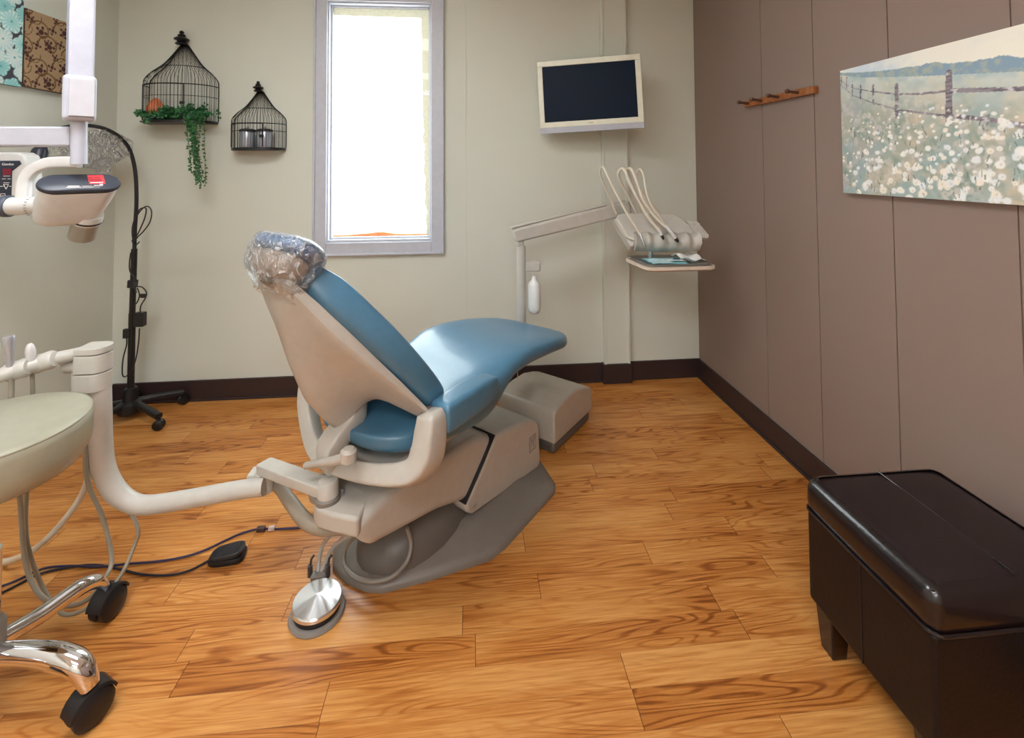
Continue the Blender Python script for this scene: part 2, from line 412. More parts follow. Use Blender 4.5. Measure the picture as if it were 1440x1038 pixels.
# pump cover
pc = CL('pump_cover', prof_body([(.022, .150), (.03, .115), (.06, .092), (.5, .03), (.515, .06), (.505, .20), (.49, .235), (.44, .268), (.30, .300), (.192, .315), (.13, .25)], -.175, .175), beige, bevel=.026, seg=5)
sm = MB().prism([(.016, .155), (.124, .255), (.186, .318), (.1895, .3165), (.1275, .2525), (.0195, .1525)], lambda a, b_, h: Vector((a, h, b_)), -.1755, .1755)
CL('gap_line', sm, black, pc)
CL('screw', MB().lathe([(.007, 0), (.007, .004), (.004, .006)], (.065, -.175, .125), (0, -1, 0), 12), steel, pc)
# faint square mark on the pump cover
mk = MB(); my = -.1768
def stroke(mb, pts, w_=.0016):
    mb.tube(pts, w_, 5)
sq = [(.42, .135), (.468, .135), (.468, .195), (.42, .195)]
for i in range(4): stroke(mk, [(sq[i][0], my, sq[i][1]), (sq[(i+1) % 4][0], my, sq[(i+1) % 4][1])], .0012)
for a, c in (((.427, .142), (.437, .188)), ((.437, .188), (.452, .146)), ((.452, .146), (.461, .19)), ((.461, .19), (.445, .168))): stroke(mk, [(a[0], my, a[1]), (c[0], my, c[1])], .0012)
CL('emblem', mk, mat('emblem_gray', (140, 128, 118), .5), pc)
# mount block at the head end carrying the assistant arm
b = MB()
PL = ch.inv @ PZ(461, 700, .37); DX, DY = PL.x+.425, PL.y-.09
mp = [(-.33, -.13), (-.36, -.13)]+[(x+DX, y+DY) for x, y in ((-.42, -.05), (-.452, .03), (-.465, .08), (-.455, .118), (-.42, .135))]+[(-.33, .13)]
b.rings([[Vector((x, y, z)) for x, y in mp] for z in (.308, .365)])
mbk = CL('mount_block', b, beige, bevel=.012)
CL('pivot_collar', MB().lathe([(.036, 0), (.036, .012), (.03, .016)], (PL.x, PL.y, .363), (0, 0, 1), 24), darkgray, mbk)
for i, (x, y) in enumerate([tuple((ch.inv @ PZ(px_, py_, .366))[:2]) for px_, py_ in ((464, 687), (481, 695))]):
    CL('toggle_knob', MB().lathe([(.008, 0), (.008, .006), (.005, .008), (.005, .018), (.006, .02)], (x, y, .365), (0, 0, 1), 12), steel, mbk)
# seat frame and U-shaped yoke behind the backrest
b = MB().box2((-.33, -.17, .405), (.12, .17, .45))
b.lathe([(.13, .0), (.13, .04)], (-.12, 0, .37), (0, 0, 1), 28)
CL('seat_frame', b, beige, bevel=.012)
yp = [(-.262, -.292, .634), (-.262, -.294, .622), (-.268, -.296, .58), (-.282, -.294, .52), (-.308, -.265, .474), (-.345, -.18, .452), (-.375, -.06, .440), (-.385, .04, .436), (-.375, .12, .448), (-.35, .20, .485), (-.335, .245, .54), (-.325, .262, .59), (-.322, .264, .60)]
b = MB().tube(yp, [.6, .92, 1.05, 1.1, .9, .78, .72, .72, .72, .72, .7, .6, .3], 20, 5, sq=(.036, .036))
CL('yoke', b, beige, bevel=0, angle=60)
CL('hinge_cap', MB().lathe([(.034, 0), (.034, .010), (.028, .014)], (-.250, -.262, .60), (0, -1, 0), 24), mat('hinge_gray', (110, 102, 92), .35), None)
# recline lever
lev = CL('recline_lever', MB().tube([PS(492, 640, -.42), PS(475, 647, -.43), PS(450, 651, -.44), PS(430, 655, -.45)], [.012, .014, .011, .010], 14, 4).lathe([(.014, 0), (.023, .006), (.023, .032), (.014, .04)], PS(490, 650, -.415), (0, 0, 1), 20), beige)

# seat + leg upholstery
def sup(cx, cz, hw, ht, e=.62, n=28, dish=0., s=0., lift=0.):
    r = []
    for k in range(n):
        a = 2*math.pi*k/n; c, d = math.cos(a), math.sin(a)
        x = math.copysign(abs(c)**e, c)*hw; z = math.copysign(abs(d)**e, d)*ht
        if d > 0: z -= dish*(1-(x/hw)**2)*d; z += lift*(x/hw)**2*0
        r.append(Vector((s, cx+x, cz+z)))
    return r
ztop = [(-.36, .555), (-.2, .572), (0, .598), (.12, .63), (.22, .645), (.32, .645), (.5, .617), (.66, .581), (.72, .562), (.76, .54), (.775, .525)]
zbot = [(-.36, .50), (-.3, .475), (-.2, .455), (0, .425), (.08, .43), (.14, .475), (.19, .535), (.3, .545), (.5, .525), (.7, .49), (.76, .49), (.775, .505)]
hwt = [(-.36, .10), (-.33, .17), (-.27, .225), (-.1, .252), (.08, .262), (.16, .262), (.25, .268), (.45, .262), (.6, .25), (.68, .225), (.73, .18), (.76, .12), (.775, .06)]
ss = [-.36, -.345, -.32, -.27, -.2, -.12, -.04, .03, .08, .12, .16, .2, .25, .32, .4, .5, .58, .65, .7, .735, .76, .775]
b = MB(); rs = []
for s in ss:
    zt, zb, hw = interp(s, ztop), interp(s, zbot), interp(s, hwt)
    rs.append(sup(0, (zt+zb)/2, hw, (zt-zb)/2, .6, 30, .018 if s < .6 else .006, s))
b.rings(rs)
CL('seat_cushion', b, blue, subsurf=1)
CL('leg_rest_bracket', MB().box2((.08, -.16, .46), (.3, .16, .53)).tube([(.30, .0, .50), (.42, .1, .45), (.62, .115, .42), (.80, .113, .43)], .018, 12, 4), beige, bevel=.01)
# armrest on the near side
def arm(sg):
    b = MB(); rs = []
    for s, hw, z0, z1 in ((-.235, .03, .57, .625), (-.232, .040, .562, .643), (-.222, .0405, .56, .648), (-.1, .041, .56, .652), (-.03, .038, .565, .65), (0.02, .03, .58, .64), (.035, .014, .60, .625)):
        rs.append([Vector((s, sg*(.295)+p.y, p.z)) for p in sup(0, (z0+z1)/2, hw, (z1-z0)/2, .36, 24)])
    return b.rings(rs)
CL('armrest', arm(-1), blue, subsurf=1)
CL('armrest', arm(1), blue, subsurf=1)

# backrest: base line (s,z) = (-.24,.60) + l*(-.6,.8) + n*(.8,.6)
def B(l, t_, n): return Vector((-.24-.6*l+.8*n, t_, .60+.8*l+.6*n))
CL('recline_bracket', MB().tube([B(.10, .0, -.05), B(.02, .0, -.085), Vector((-.40, .0, .50)), Vector((-.39, .01, .44))], 1, 16, 4, sq=(.038, .030)), beige, angle=60)
hw_b = [(-.07, .20), (-.04, .25), (.02, .27), (.1, .275), (.2, .26), (.3, .235), (.4, .19), (.48, .145), (.54, .10), (.57, .07)]
b = MB(); rs = []
for l in (-.075, -.055, -.025, .02, .08, .15, .22, .3, .37, .43, .48, .52, .55, .57):
    hw = interp(l, hw_b); th = .052*(1 if -.03 < l < .5 else .62 if l < .56 and l > -.06 else .3); cn = .045
    ring = []
    for p in sup(0, 0, hw, th, .66, 28, .012):
        ring.append(B(l, p.y, cn+p.z+ (0.035*(abs(p.y)/max(hw, .01))**2 if p.z > 0 else -.004)*(.6)))
    rs.append(ring)
b.rings(rs)
CL('backrest_cushion', b, blue, subsurf=1)
# moulded shell behind, column by column
ltop_t = [(0, .575), (.07, .565), (.095, .53), (.13, .47), (.16, .40), (.19, .32), (.215, .25), (.24, .18), (.262, .11), (.278, .05)]
lbot_t = [(0, .008), (.015, .016), (.03, .036), (.045, .05), (.07, .056), (.11, .058), (.15, .054), (.19, .034), (.22, .012), (.245, -.006), (.262, -.012), (.278, .03)]
tt = sorted(set([round(-x, 3) for x in (.278, .274, .268, .258, .245, .23, .21, .19, .17, .15, .13, .11, .095, .085, .075, .065, .055, .045, .03, .015)]+[0.0]+[x for x in (.278, .274, .268, .258, .245, .23, .21, .19, .17, .15, .13, .11, .095, .085, .075, .065, .055, .045, .03, .015)]))
def shell_n(l, a, v):
    rd_ = interp(l, [(-.02, .152), (.1, .150), (.2, .146), (.3, .118), (.41, .078), (.45, .063), (.52, .030), (.58, .014)])
    bs = .046*(1-min(1, a/.278)**2)*min(1, max(0, (.62-l)/.25)); sg = .036+.055*min(1, max(0, l/.28))
    edge = 1-abs(2*v-1)**6
    return -(.006+bs*(.6+.4*edge)+max(0, rd_-bs)*math.exp(-(a/sg)**2))
b = MB(); nv_ = 18; rows = []
for t_ in tt:
    a = abs(t_); l0, l1 = interp(a, lbot_t), interp(a, ltop_t); col = [B(l0, t_, .004)]
    for j in range(nv_+1):
        v = j/nv_; v2 = .5-.5*math.cos(math.pi*v); l = l0+(l1-l0)*v2
        col.append(B(l, t_, shell_n(l, a, v2)))
    col.append(B(l1, t_, .004)); rows.append(col)
b.rings(rows, cap=True)
sh = CL('backrest_shell', b, beige, angle=70)
CL('screw', MB().lathe([(.008, 0), (.008, .003), (.005, .004)], B(.025, -.016, -.152), (-.8, -.25, -.55), 12), mat('bronze_screw', (120, 98, 72), .35, 1), sh)

# headrest
HC = Vector((-.555, .0, 1.090)); hn = Vector((.66, 0, .75)).normalized(); hd = Vector((-hn.z, 0, hn.x)); ht = Vector((0, 1, 0))
def HP(a, d, n): return HC+ht*a+hd*d+hn*n
def oval(ka, kd, n, m=28, bend=.0):
    r = []
    for k in range(m):
        an = 2*math.pi*k/m; c, s_ = math.cos(an), math.sin(an)
        x = math.copysign(abs(c)**.85, c)*ka; y = math.copysign(abs(s_)**.85, s_)*kd
        r.append(HP(x, y, n+bend*(x/.14)**2))
    return r
b = MB().rings([oval(.10, .05, .0, bend=.02), oval(.122, .070, .0, bend=.02), oval(.133, .080, .014, bend=.02), oval(.130, .078, .034, bend=.02), oval(.108, .060, .048, bend=.025), oval(.06, .032, .05, bend=.03)])
hr = CL('headrest', b, bluehead, subsurf=1)
b = MB().rings([oval(.120, .068, .006, bend=.02), oval(.112, .062, -.016, bend=.01), oval(.088, .048, -.042), oval(.05, .03, -.056)])
CL('headrest_shell', b, mat('headrest_shell_plastic', (176, 160, 146), .4), hr, subsurf=1)
b = MB().tube([HP(0, -.03, -.04), HP(0, -.09, -.06), B(.58, 0, -.02), B(.5, 0, -.01)], .022, 10, 4, sq=(1.2, .5))
CL('headrest_post', b, darkgray, hr)
# crumpled clear bag over the headrest
def cover():
    b = MB(); rs = []; rnd = random.Random(3)
    G = B(.50, .0, -.03)
    levels = [(.04, .02, .060, 0, 0), (.10, .055, .058, .001, 0), (.137, .084, .036, .002, 0), (.140, .088, .012, .003, 0), (.130, .083, -.02, .012, .15), (.112, .078, -.045, .02, .38), (.095, .068, -.05, .022, .62), (.088, .058, -.04, .018, .85), (.095, .062, -.03, .014, 1.0)]
    for i, (ka, kd, n, j, g_) in enumerate(levels):
        ring = oval(ka, kd, n, 44, .02 if i < 4 else 0); c = sum(ring, Vector())/len(ring); c2 = c.lerp(G, g_)
        ring = [c2+(p-c)*(1+(rnd.uniform(-1, 1)*j*5 if j else 0))+Vector((0, 0, rnd.uniform(-j, j)*.5)) for p in ring]
        rs.append(ring)
    return b.rings(rs, cap=False)
cv = cover(); cv.v = [ch.mx @ p for p in cv.v]
o = single('plastic_cover', cv, film, 'crumpled clear plastic bag wrapped over the blue headrest', 'plastic cover', subsurf=1)
# fine clear sleeve on the back of the shell
# (thin glossy pleats down the shell)

# ------------------------------------------------------------------ junction box beside the chair
jx = Thing('utility_box', 'beige floor utility box with dark grey foot beyond the chair base', 'utility box', W(.8375, .0, 0), ANG)
jp = [(-.175, -.155), (.175, -.155), (.175, .155), (-.175, .155)]
def jl(mb): return mb
b = MB().box2((-.186, -.158, 0), (.186, .158, .055))
o = mesh_obj('foot', b, mat('utility_foot', (98, 90, 82), .5), None, bevel=.02); o.parent = jx.o
b = MB()
prof = [(-.194, .052), (-.194, .182), (-.182, .205), (-.08, .225), (.03, .224), (.12, .20), (.18, .178), (.196, .158), (.196, .052)]
b.prism(prof, lambda a, b_, h: Vector((a, h, b_)), -.166, .166)
o = mesh_obj('body', b, mat('utility_body', (178, 168, 154), .35), None, bevel=.022, seg=4); o.parent = jx.o

# ------------------------------------------------------------------ delivery unit: post, arm, console, tray
du = Thing('delivery_unit', 'beige dental delivery arm with instrument console and tray near back wall', 'delivery unit', PY(733, 520, 2.45)*1.0)
pY = 2.45
pb, pt = PY(733, 505, pY), PY(733, 346, pY)
CL2 = du.add
b = MB().cyl(pb, pt, .0245, 24); b.cyl(pt, PY(734, 334, pY), .013, 16)
CL2('post', b, beige2)
CL2('support_elbow', MB().tube([pb+Vector((0, 0, .03)), pb+Vector((0, 0, -.015)), pb+Vector((-.08, -.09, -.03))], .0215, 14, 3), beige2)
# drain cable
single('drain_cable', MB().tube([PY(728, 500, 2.44), PY(728, 515, 2.44), PZ(728, 532, .27)], .0022, 6), hose_w, 'thin white cable dropping from under the leg rest to the utility box', 'cable')
ea, eb = PY(722, 331, pY), PY(884, 291, pY+.10)
d = (eb-ea).normalized()
b = MB(); up = Vector((0, 0, 1)); sd = d.cross(up).normalized(); upn = sd.cross(d)
rs = []
for k, hh in ((0, .030), (.02, .037), (.5, .040), (.98, .038), (1, .03)):
    p = ea.lerp(eb, k)
    rs.append([p+sd*.034-upn*hh, p-sd*.034-upn*hh, p-sd*.034+upn*hh*.98, p+sd*.034+upn*hh*.98])
b.rings(rs); CL2('swing_arm', b, beige2, bevel=.012)
CL2('arm_cover_strip', MB().rings([[p+sd*.022+upn*.038, p-sd*.036+upn*.038, p-sd*.036+upn*.046, p+sd*.022+upn*.046] for p in (ea.lerp(eb, -.01), ea.lerp(eb, .8))]), beige, bevel=.004)
# bottle bracket
CL2('bottle_bracket', MB().box((PY(749, 374, pY)), (.078, .05, .05)), beige2, bevel=.006)
# console: local axes
cY = 2.38
k0 = PY(864, 312, cY); k1 = PY(972, 330, cY)
cx = Vector((1, -.10, -.005)).normalized(); cy = Vector((0, .62, .78)).normalized(); cz = cx.cross(cy); cy = cz.cross(cx)
cc = PY(918, 325, cY)
def K(a, b_, c): return cc+cx*a+cy*b_+cz*(-c)     # a right, b up the slope, c toward viewer/up
# cz sign: make K's third axis point to the viewer
if (cz.y) < 0: K = lambda a, b_, c: cc+cx*a+cy*b_+cz*c
pl = [(-.195, .052), (-.18, .085), (-.15, .092), (.10, .092), (.135, .08), (.19, .02), (.215, -.05), (.21, -.075), (-.12, -.075), (-.155, -.055), (-.17, .0)]
b = MB().prism(pl, lambda a, b_, h: K(a, b_, h), -.03, .035)
CL2('console_body', b, beige2, bevel=.014)
b = MB().prism([(-.20, .06), (-.185, .075), (-.11, -.07), (-.12, -.10), (-.135, -.10)], lambda a, b_, h: K(a, b_, h), -.04, .02)
CL2('console_side', b, beige2, bevel=.01)
# scalloped front rail
b = MB(); rs = []; n = 46
for i in range(n):
    f = i/(n-1); a = -.115+.33*f
    ph = math.cos(f*5*2*math.pi); dd = .018+.014*ph
    rs.append([K(a, -.03, -.01), K(a, -.035, .035+dd*.6), K(a, -.075, .045+dd), K(a, -.105, .035+dd*.8), K(a, -.118, .0), K(a, -.10, -.02)])
b.rings(rs); CL2('holder_rail', b, beige2, angle=70)
CL2('keypad', MB().prism([(.185, .06), (.245, .055), (.285, -.03), (.275, -.05), (.225, -.045)], lambda a, b_, h: K(a, b_, h), -.01, .012), beige2, bevel=.005)
du_btn = []
for i in range(3):
    for j in range(2): CL2('keypad_button', MB().box(K(.225+.022*j+.01*i, .035-.025*i, .013), (.010, .004, .008)), white_p, bevel=.001)
# tray holder
tY0, tY1 = 2.12, 2.38
hz = PY(945, 374, 2.25).z
def rrect(x0, x1, y0, y1, r, z, m=6):
    out = []
    for cx_, cy_, a0 in ((x1-r, y1-r, 0), (x0+r, y1-r, 90), (x0+r, y0+r, 180), (x1-r, y0+r, 270)):
        for k in range(m+1): a = R(a0+90*k/m); out.append(Vector((cx_+r*math.cos(a), cy_+r*math.sin(a), z)))
    return out
tx0 = PY(896, 372, 2.25).x; tx1 = tx0+.352
tzz = hz+.014
def skew(ring): return [Vector((p.x+(p.y-2.14)*-.12, p.y, p.z)) for p in ring]
b = MB().rings([skew(rrect(tx0+.01, tx1-.01, tY0+.01, tY1-.01, .04, tzz-.014)), skew(rrect(tx0, tx1, tY0, tY1, .045, tzz-.006)), skew(rrect(tx0, tx1, tY0, tY1, .045, tzz+.008)), skew(rrect(tx0+.012, tx1-.012, tY0+.012, tY1-.012, .035, tzz+.008)), skew(rrect(tx0+.014, tx1-.014, tY0+.014, tY1-.014, .035, tzz+.0))])
CL2('tray_holder', b, mat('tray_cream', (214, 200, 184), .4), angle=50)
CL2('tray_bracket', MB().cyl((tx0+.10, 2.33, tzz), (tx0+.10, 2.33, tzz+.06), .012, 14).box((tx0+.13, 2.33, tzz+.05), (.07, .02, .014)), steel, bevel=.002)
x0, x1, y0, y1 = tx0+.018, tx1-.02, tY0+.02, tY1-.018
b = MB().rings([skew(rrect(x0+.012, x1-.012, y0+.012, y1-.012, .03, tzz+.003)), skew(rrect(x0+.008, x1-.008, y0+.008, y1-.008, .03, tzz+.005)), skew(rrect(x0, x1, y0, y1, .036, tzz+.019)), skew(rrect(x0-.006, x1+.006, y0-.006, y1+.006, .04, tzz+.019)), skew(rrect(x0+.001, x1-.001, y0+.001, y1-.001, .036, tzz+.0165)), skew(rrect(x0+.010, x1-.010, y0+.010, y1-.010, .03, tzz+.006))])
single('instrument_tray', b, steel, 'shiny metal instrument tray set in the cream tray holder', 'tray', angle=50)
bl = mat('aqua_paper', (130, 196, 204), .7); pw = mat('white_paper', (228, 228, 226), .7); plb = mat('pale_blue_paper', (178, 214, 222), .7)
def sheet(x0, x1, y0, y1, z, amp, seed, th=.0015):
    rd = random.Random(seed); n = 12; b = MB(); top = []; ph = rd.uniform(0, 6)
    g = [[Vector((x0+(x1-x0)*i/n, y0+(y1-y0)*j/n, z+amp*(.5+.5*math.sin(ph+i*.42+j*.33)*math.cos(i*.25-j*.5)))) for j in range(n+1)] for i in range(n+1)]
    vs = [p for r in g for p in r]; vs += [p+Vector((0, 0, -th)) for p in vs]; k = (n+1)**2; fs = []
    for i in range(n):
        for j in range(n):
            a = i*(n+1)+j; q = (a, a+n+1, a+n+2, a+1); fs.append(q); fs.append(tuple(k+x for x in reversed(q)))
    for i in range(n):
        for a, c in ((i*(n+1), (i+1)*(n+1)), (i*(n+1)+n, (i+1)*(n+1)+n), (i, i+1), (n*(n+1)+i, n*(n+1)+i+1)): fs.append((a, c, c+k, a+k))
    return b.add(vs, fs)
single('paper_bib', sheet(x0+.035, x1-.10, y0+.03, y1-.03, tzz+.009, .004, 1), bl, 'aqua paper bib lying flat on the metal tray', 'paper bib')
single('sterile_pouch', sheet(x0+.03, x0+.13, y0+.02, y1-.08, tzz+.016, .008, 2), plb, 'pale blue pouch at the left end of the tray', 'pouch')
single('instrument_packet', sheet(x0+.10, x0+.22, y0+.08, y0+.12, tzz+.018, .003, 5), pw, 'narrow white packet across the middle of the aqua bib', 'packet')
single('folded_tissue', sheet(x1-.115, x1-.015, y0+.03, y1-.01, tzz+.014, .030, 4, .003), pw, 'crumpled white tissue at the right end of the tray', 'tissue', subsurf=1)
single('small_clip', MB().box((x1-.135, y0+.10, tzz+.022), (.03, .02, .01)), mat('teal_clip', (30, 84, 98), .4), 'small dark teal clip beside the white tissue on the tray', 'clip', bevel=.002)
# water bottle
bp_ = PY(751, 388, pY)
prof = [(.010, 0), (.012, -.01), (.014, -.022), (.027, -.034), (.034, -.05), (.035, -.10), (.035, -.155), (.033, -.175), (.024, -.193), (.010, -.200), (.002, -.201)]
single('water_bottle', MB().lathe(prof, bp_, (0, 0, 1), 28), mat('milky_plastic', (226, 226, 222), .35, coat=.2), 'white plastic water bottle hanging from the delivery post', 'bottle')
# handpieces with looping hoses
def loop_hose(pix, Ys, r):
    n = len(pix); return [PY(p[0], p[1], Ys[0]+(Ys[1]-Ys[0])*i/(n-1)) for i, p in enumerate(pix)]
hp = [
 ('air_water_syringe', 'leftmost instrument on the console, steel syringe with the thinnest hose', [(867, 301), (855, 273), (846, 252), (844, 240), (847, 235), (851, 240), (862, 263), (880, 297), (895, 322), (902, 334)], .0055, [(902, 334), (906, 346)], .007),
 ('dental_handpiece', 'handpiece with the black tip at the middle of the console rail', [(896, 300), (880, 270), (871, 252), (870, 242), (875, 237), (880, 242), (884, 254), (896, 278), (911, 305), (924, 321), (929, 328)], .007, [(928, 326), (932, 334)], .008),
 ('dental_handpiece', 'handpiece with the large black tip at the right of the console rail', [(905, 300), (893, 270), (882, 248), (881, 240), (885, 237), (890, 242), (897, 260), (906, 284), (924, 308), (940, 322)], .007, [(940, 322), (952, 338)], .0095),
 ('dental_handpiece', 'rear handpiece with the thin hose looping behind the others on the console', [(935, 305), (912, 280), (898, 262), (895, 246), (900, 238), (905, 246), (908, 264), (914, 285), (932, 312), (944, 325)], .005, [(942, 322), (948, 331)], .0065)]
for i, (nm, lb, pix, r, tip, tr) in enumerate(hp):
    Y0, Y1 = (2.47, 2.262-.01*(i == 2)+.012*(i == 3))
    pts = loop_hose(pix, (Y0, Y1), r)
    T = Thing(nm, lb, 'handpiece', pts[-1], group='instruments on the delivery console')
    T.add('hose', MB().tube(pts, r*1.12, 8, 4), hose_w)
    a, c = PY(*tip[0], Y1), PY(*tip[1], Y1-.01); ax = (c-a).normalized(); L_ = (c-a).length
    T.add('body', MB().lathe([(tr*.7, -.02), (tr, -.012), (tr, L_*.6), (tr*.8, L_)], a, ax, 14), steel if i == 0 else white_p)
    T.add('tip', MB().lathe([(tr*.95, 0), (tr*1.05, .006), (tr*.7, .02), (tr*.3, .024)], c-ax*.012, ax, 12), steel if i == 0 else black, label=None if i == 0 else 'black tip')

# ------------------------------------------------------------------ assistant arm (S-shaped pipe to the left)
aa = Thing('assistant_arm', 'cream bent-pipe assistant arm reaching left from the chair base', 'instrument arm', W(PL.x, PL.y, .37))
piv = W(PL.x, PL.y, .385); l1 = PZ(372, 660, .345)
aa.add('pivot', MB().lathe([(.03, -.01), (.03, .03), (.026, .036)], piv, (0, 0, 1), 24), beige2)
dv = (l1-piv); dv.z = 0; dv.normalize(); sv = dv.cross(Vector((0, 0, 1)))
def bar(p, q, w0, h0): 
    b = MB(); rs = []
    for k, ww in ((-.06, .5), (-.045, .85), (0, 1), (1, 1), (1.03, .8)):
        c = p.lerp(q, k); rs.append([c+sv*w0*ww-Vector((0, 0, h0)), c-sv*w0*ww-Vector((0, 0, h0)), c-sv*w0*ww+Vector((0, 0, h0)), c+sv*w0*ww+Vector((0, 0, h0))])
    return b.rings(rs)
aa.add('link', bar(piv+Vector((0, 0, .01)), l1+Vector((0, 0, .01)), .028, .016), beige2, bevel=.008)
aa.add('link_joint', MB().lathe([(.03, -.07), (.03, -.005), (.026, 0)], l1, (0, 0, 1), 24).box(l1+dv*.02+Vector((0, 0, -.025)), (.07, .05, .03)), beige2, bevel=.003)
pA = PY(372, 684, 1.60); pY2 = 1.60
pp = [pA, PY(330, 690, 1.60), PY(270, 701, 1.60), PY(210, 710, 1.60), PY(183, 706, 1.60), PY(160, 688, 1.60), PY(146, 658, 1.60), PY(142, 620, 1.60), PY(141, 580, 1.60), PY(140, 545, 1.60)]
aa.add('pipe', MB().tube(pp, [.027]*5+[.03]*5, 22, 6), beige2)
hz_ = [PY(112, 512, 1.6), PY(155, 490, 1.6), PY(155, 545, 1.6)]
hl, hr_ = PY(114, 520, 1.6).x, PY(155, 520, 1.6).x; ztp, zbt = PY(135, 490, 1.6).z, PY(135, 546, 1.6).z
b = MB(); rs = []
def dring(z): return [Vector((hl+.002, 1.60+.035, z)), Vector((hl+.002, 1.60-.035, z))]+[Vector((hr_-.035+.035*math.sin(R(a)), 1.60-.037*math.cos(R(a)), z)) for a in range(0, 181, 20)]
b.rings([dring(zbt), dring(zbt+.055)]); b.rings([dring(zbt+.058), dring(ztp-.012)]); b.rings([dring(ztp-.009), dring(ztp+.01)])
aa.add('head_block', b, beige2, bevel=.002, angle=50)
hb = [PY(112, 497, 1.6), PY(70, 507, 1.55), PY(42, 515, 1.52), PY(20, 521, 1.5), PY(0, 528, 1.48), PY(-60, 548, 1.44)]
b = MB().tube(hb, [.019, .021, .02, .0235, .02, .022], 16, 6)
aa.add('handle_bar', b, beige2)
for q, (px_, py_, yy) in enumerate(((62, 509, 1.542), (25, 520, 1.507))):
    c = PY(px_, py_, yy); aa.add('instrument_holder', MB().lathe([(.022, -.03), (.028, -.02), (.026, .0), (.028, .02), (.022, .03)], c, (1, .12, .25), 20), beige2)
aa.add('side_knob', MB().lathe([(.016, 0), (.021, .008), (.021, .045)], PY(91, 515, 1.6), (1, 0, 0), 18), beige2)
aa.add('side_hose_stub', MB().cyl(PY(106, 518, 1.6), PY(106, 555, 1.6), .011, 14), beige2)
# grey umbilical under the link
um = [PZ(366, 672, .30), PZ(390, 682, .28), PZ(410, 708, .27), PZ(430, 733, .27), PZ(456, 745, .275), PZ(492, 744, .28)]
aa.add('umbilical', MB().tube(um, [.016, .019, .021, .021, .017, .014], 14, 5), mat('umbilical_gray', (150, 138, 122), .45))
# suction handpieces and hoses
def suction(name, lb, base_px, top_px, yy, hosepts, cols):
    a, c = PY(*base_px, yy), PY(*top_px, yy); T = Thing(name, lb, 'suction handpiece', a, group='suction handpieces on the assistant arm')
    L_ = (c-a).length
    T.add('body', MB().lathe(cols(L_), a, c-a, 18), mat('suction_metal', (188, 188, 194), .3, .6) if name == 'suction_valve' else mat('saliva_valve', (206, 202, 200), .35))
    T.add('hose', MB().tube(hosepts, .0066 if name == 'suction_valve' else .0055, 10, 6), hose_g)
ay = 1.49
suction('suction_valve', 'tall flared silver suction handpiece at the left of the arm', (15, 527), (12, 473), ay, [PY(16, 525, ay), PY(17, 600, ay), PY(28, 700, 1.5), PY(33, 770, 1.52), PY(42, 812, 1.52), PY(62, 842, 1.5), PY(95, 852, 1.5), PY(125, 842, 1.52), PY(148, 812, 1.56), PY(157, 785, 1.6), PY(145, 730, 1.6), PY(124, 680, 1.6), PY(120, 630, 1.6), PY(128, 570, 1.61)],
        lambda L_: [(.010, -.01), (.011, 0), (.009, L_*.25), (.009, L_*.5), (.013, L_*.8), (.0145, L_*.95), (.013, L_)])
suction('saliva_ejector_valve', 'short white saliva ejector handpiece between the silver one and the arm head', (44, 514), (42, 483), 1.52, [PY(45, 512, 1.53), PY(46, 600, 1.53), PY(38, 690, 1.54), PY(38, 760, 1.54), PY(55, 815, 1.55), PY(75, 850, 1.54), PY(95, 865, 1.53), PY(130, 850, 1.53), PY(168, 812, 1.56), PY(190, 765, 1.6), PY(194, 745, 1.6), PY(183, 722, 1.62), PY(150, 700, 1.63), PY(125, 650, 1.63), PY(122, 590, 1.63)],
        lambda L_: [(.006, -.02), (.008, -.01), (.012, L_*.45), (.0125, L_*.5), (.0125, L_*.65), (.009, L_*.9), (.004, L_)])
single('vacuum_hose', MB().tube([PZ(-80, 790, .012), PZ(-30, 792, .012), PZ(8, 790, .02), PY(45, 775, 1.62), PY(85, 738, 1.62), PY(118, 690, 1.63), PY(128, 640, 1.64), PY(126, 580, 1.65)], .0095, 12, 6), hose_w, 'thick cream vacuum hose sagging left from the bent pipe to the floor', 'hose')

# ------------------------------------------------------------------ foot control (disc) and pedal, cords
fc = PZ(446, 862, 0); fc.z = 0
ft = Thing('foot_control', 'round steel foot control disc on the floor by the chair base', 'foot control', fc)
ft.add('base_ring', MB().lathe([(.079, 0), (.081, .004), (.078, .011), (.066, .013)], fc, (0, 0, 1), 48), mat('foot_ring_gray', (128, 122, 116), .45))
ft.add('base_body', MB().lathe([(.066, .010), (.066, .030), (.062, .034)], fc, (0, 0, 1), 48), black)
cone = N('conical_brushed_steel'); tc = cone.n('TexCoord').outputs['Object']
gr = cone.n('TexGradient', {'Vector': tc}, gradient_type='RADIAL').outputs[1]
tan = cone.n('Tangent', direction_type='RADIAL', axis='Z').outputs[0]
cm = cone.done(cone.n('BsdfPrincipled', {'Base Color': (.80, .81, .82, 1), 'Metallic': 1., 'Roughness': .26, 'Anisotropic': .9, 'Anisotropic Rotation': .25, 'Tangent': tan}).outputs[0])
ft.add('disc', MB().lathe([(.066, .030), (.071, .031), (.071, .040), (.068, .044), (.003, .056)], fc, (0, 0, 1), 64), cm, angle=10)
for (px_, py_) in ((436, 806), (461, 806)):
    p = PZ(px_, py_, .03)
    ft.add('valve_lever', MB().cyl(p+Vector((0, 0, -.01)), p+Vector((0, 0, .025)), .008, 12).tube([p+Vector((0, 0, .02)), p+Vector((.004, 0, .045)), p+Vector((.012, .0, .055))], .004, 8), mat('lever_gray', (92, 88, 84), .35, .5))
ft.add('hose_inlet', MB().box(PZ(449, 812, .02), (.05, .03, .03)), darkgray, bevel=.006)
h1 = [PZ(447, 805, .03), PZ(449, 785, .06), PZ(455, 765, .12), PZ(470, 748, .19), PZ(487, 740, .22)]
ft.add('hose', MB().tube(h1, .0065, 10, 6), mat('silver_hose', (176, 172, 166), .3))
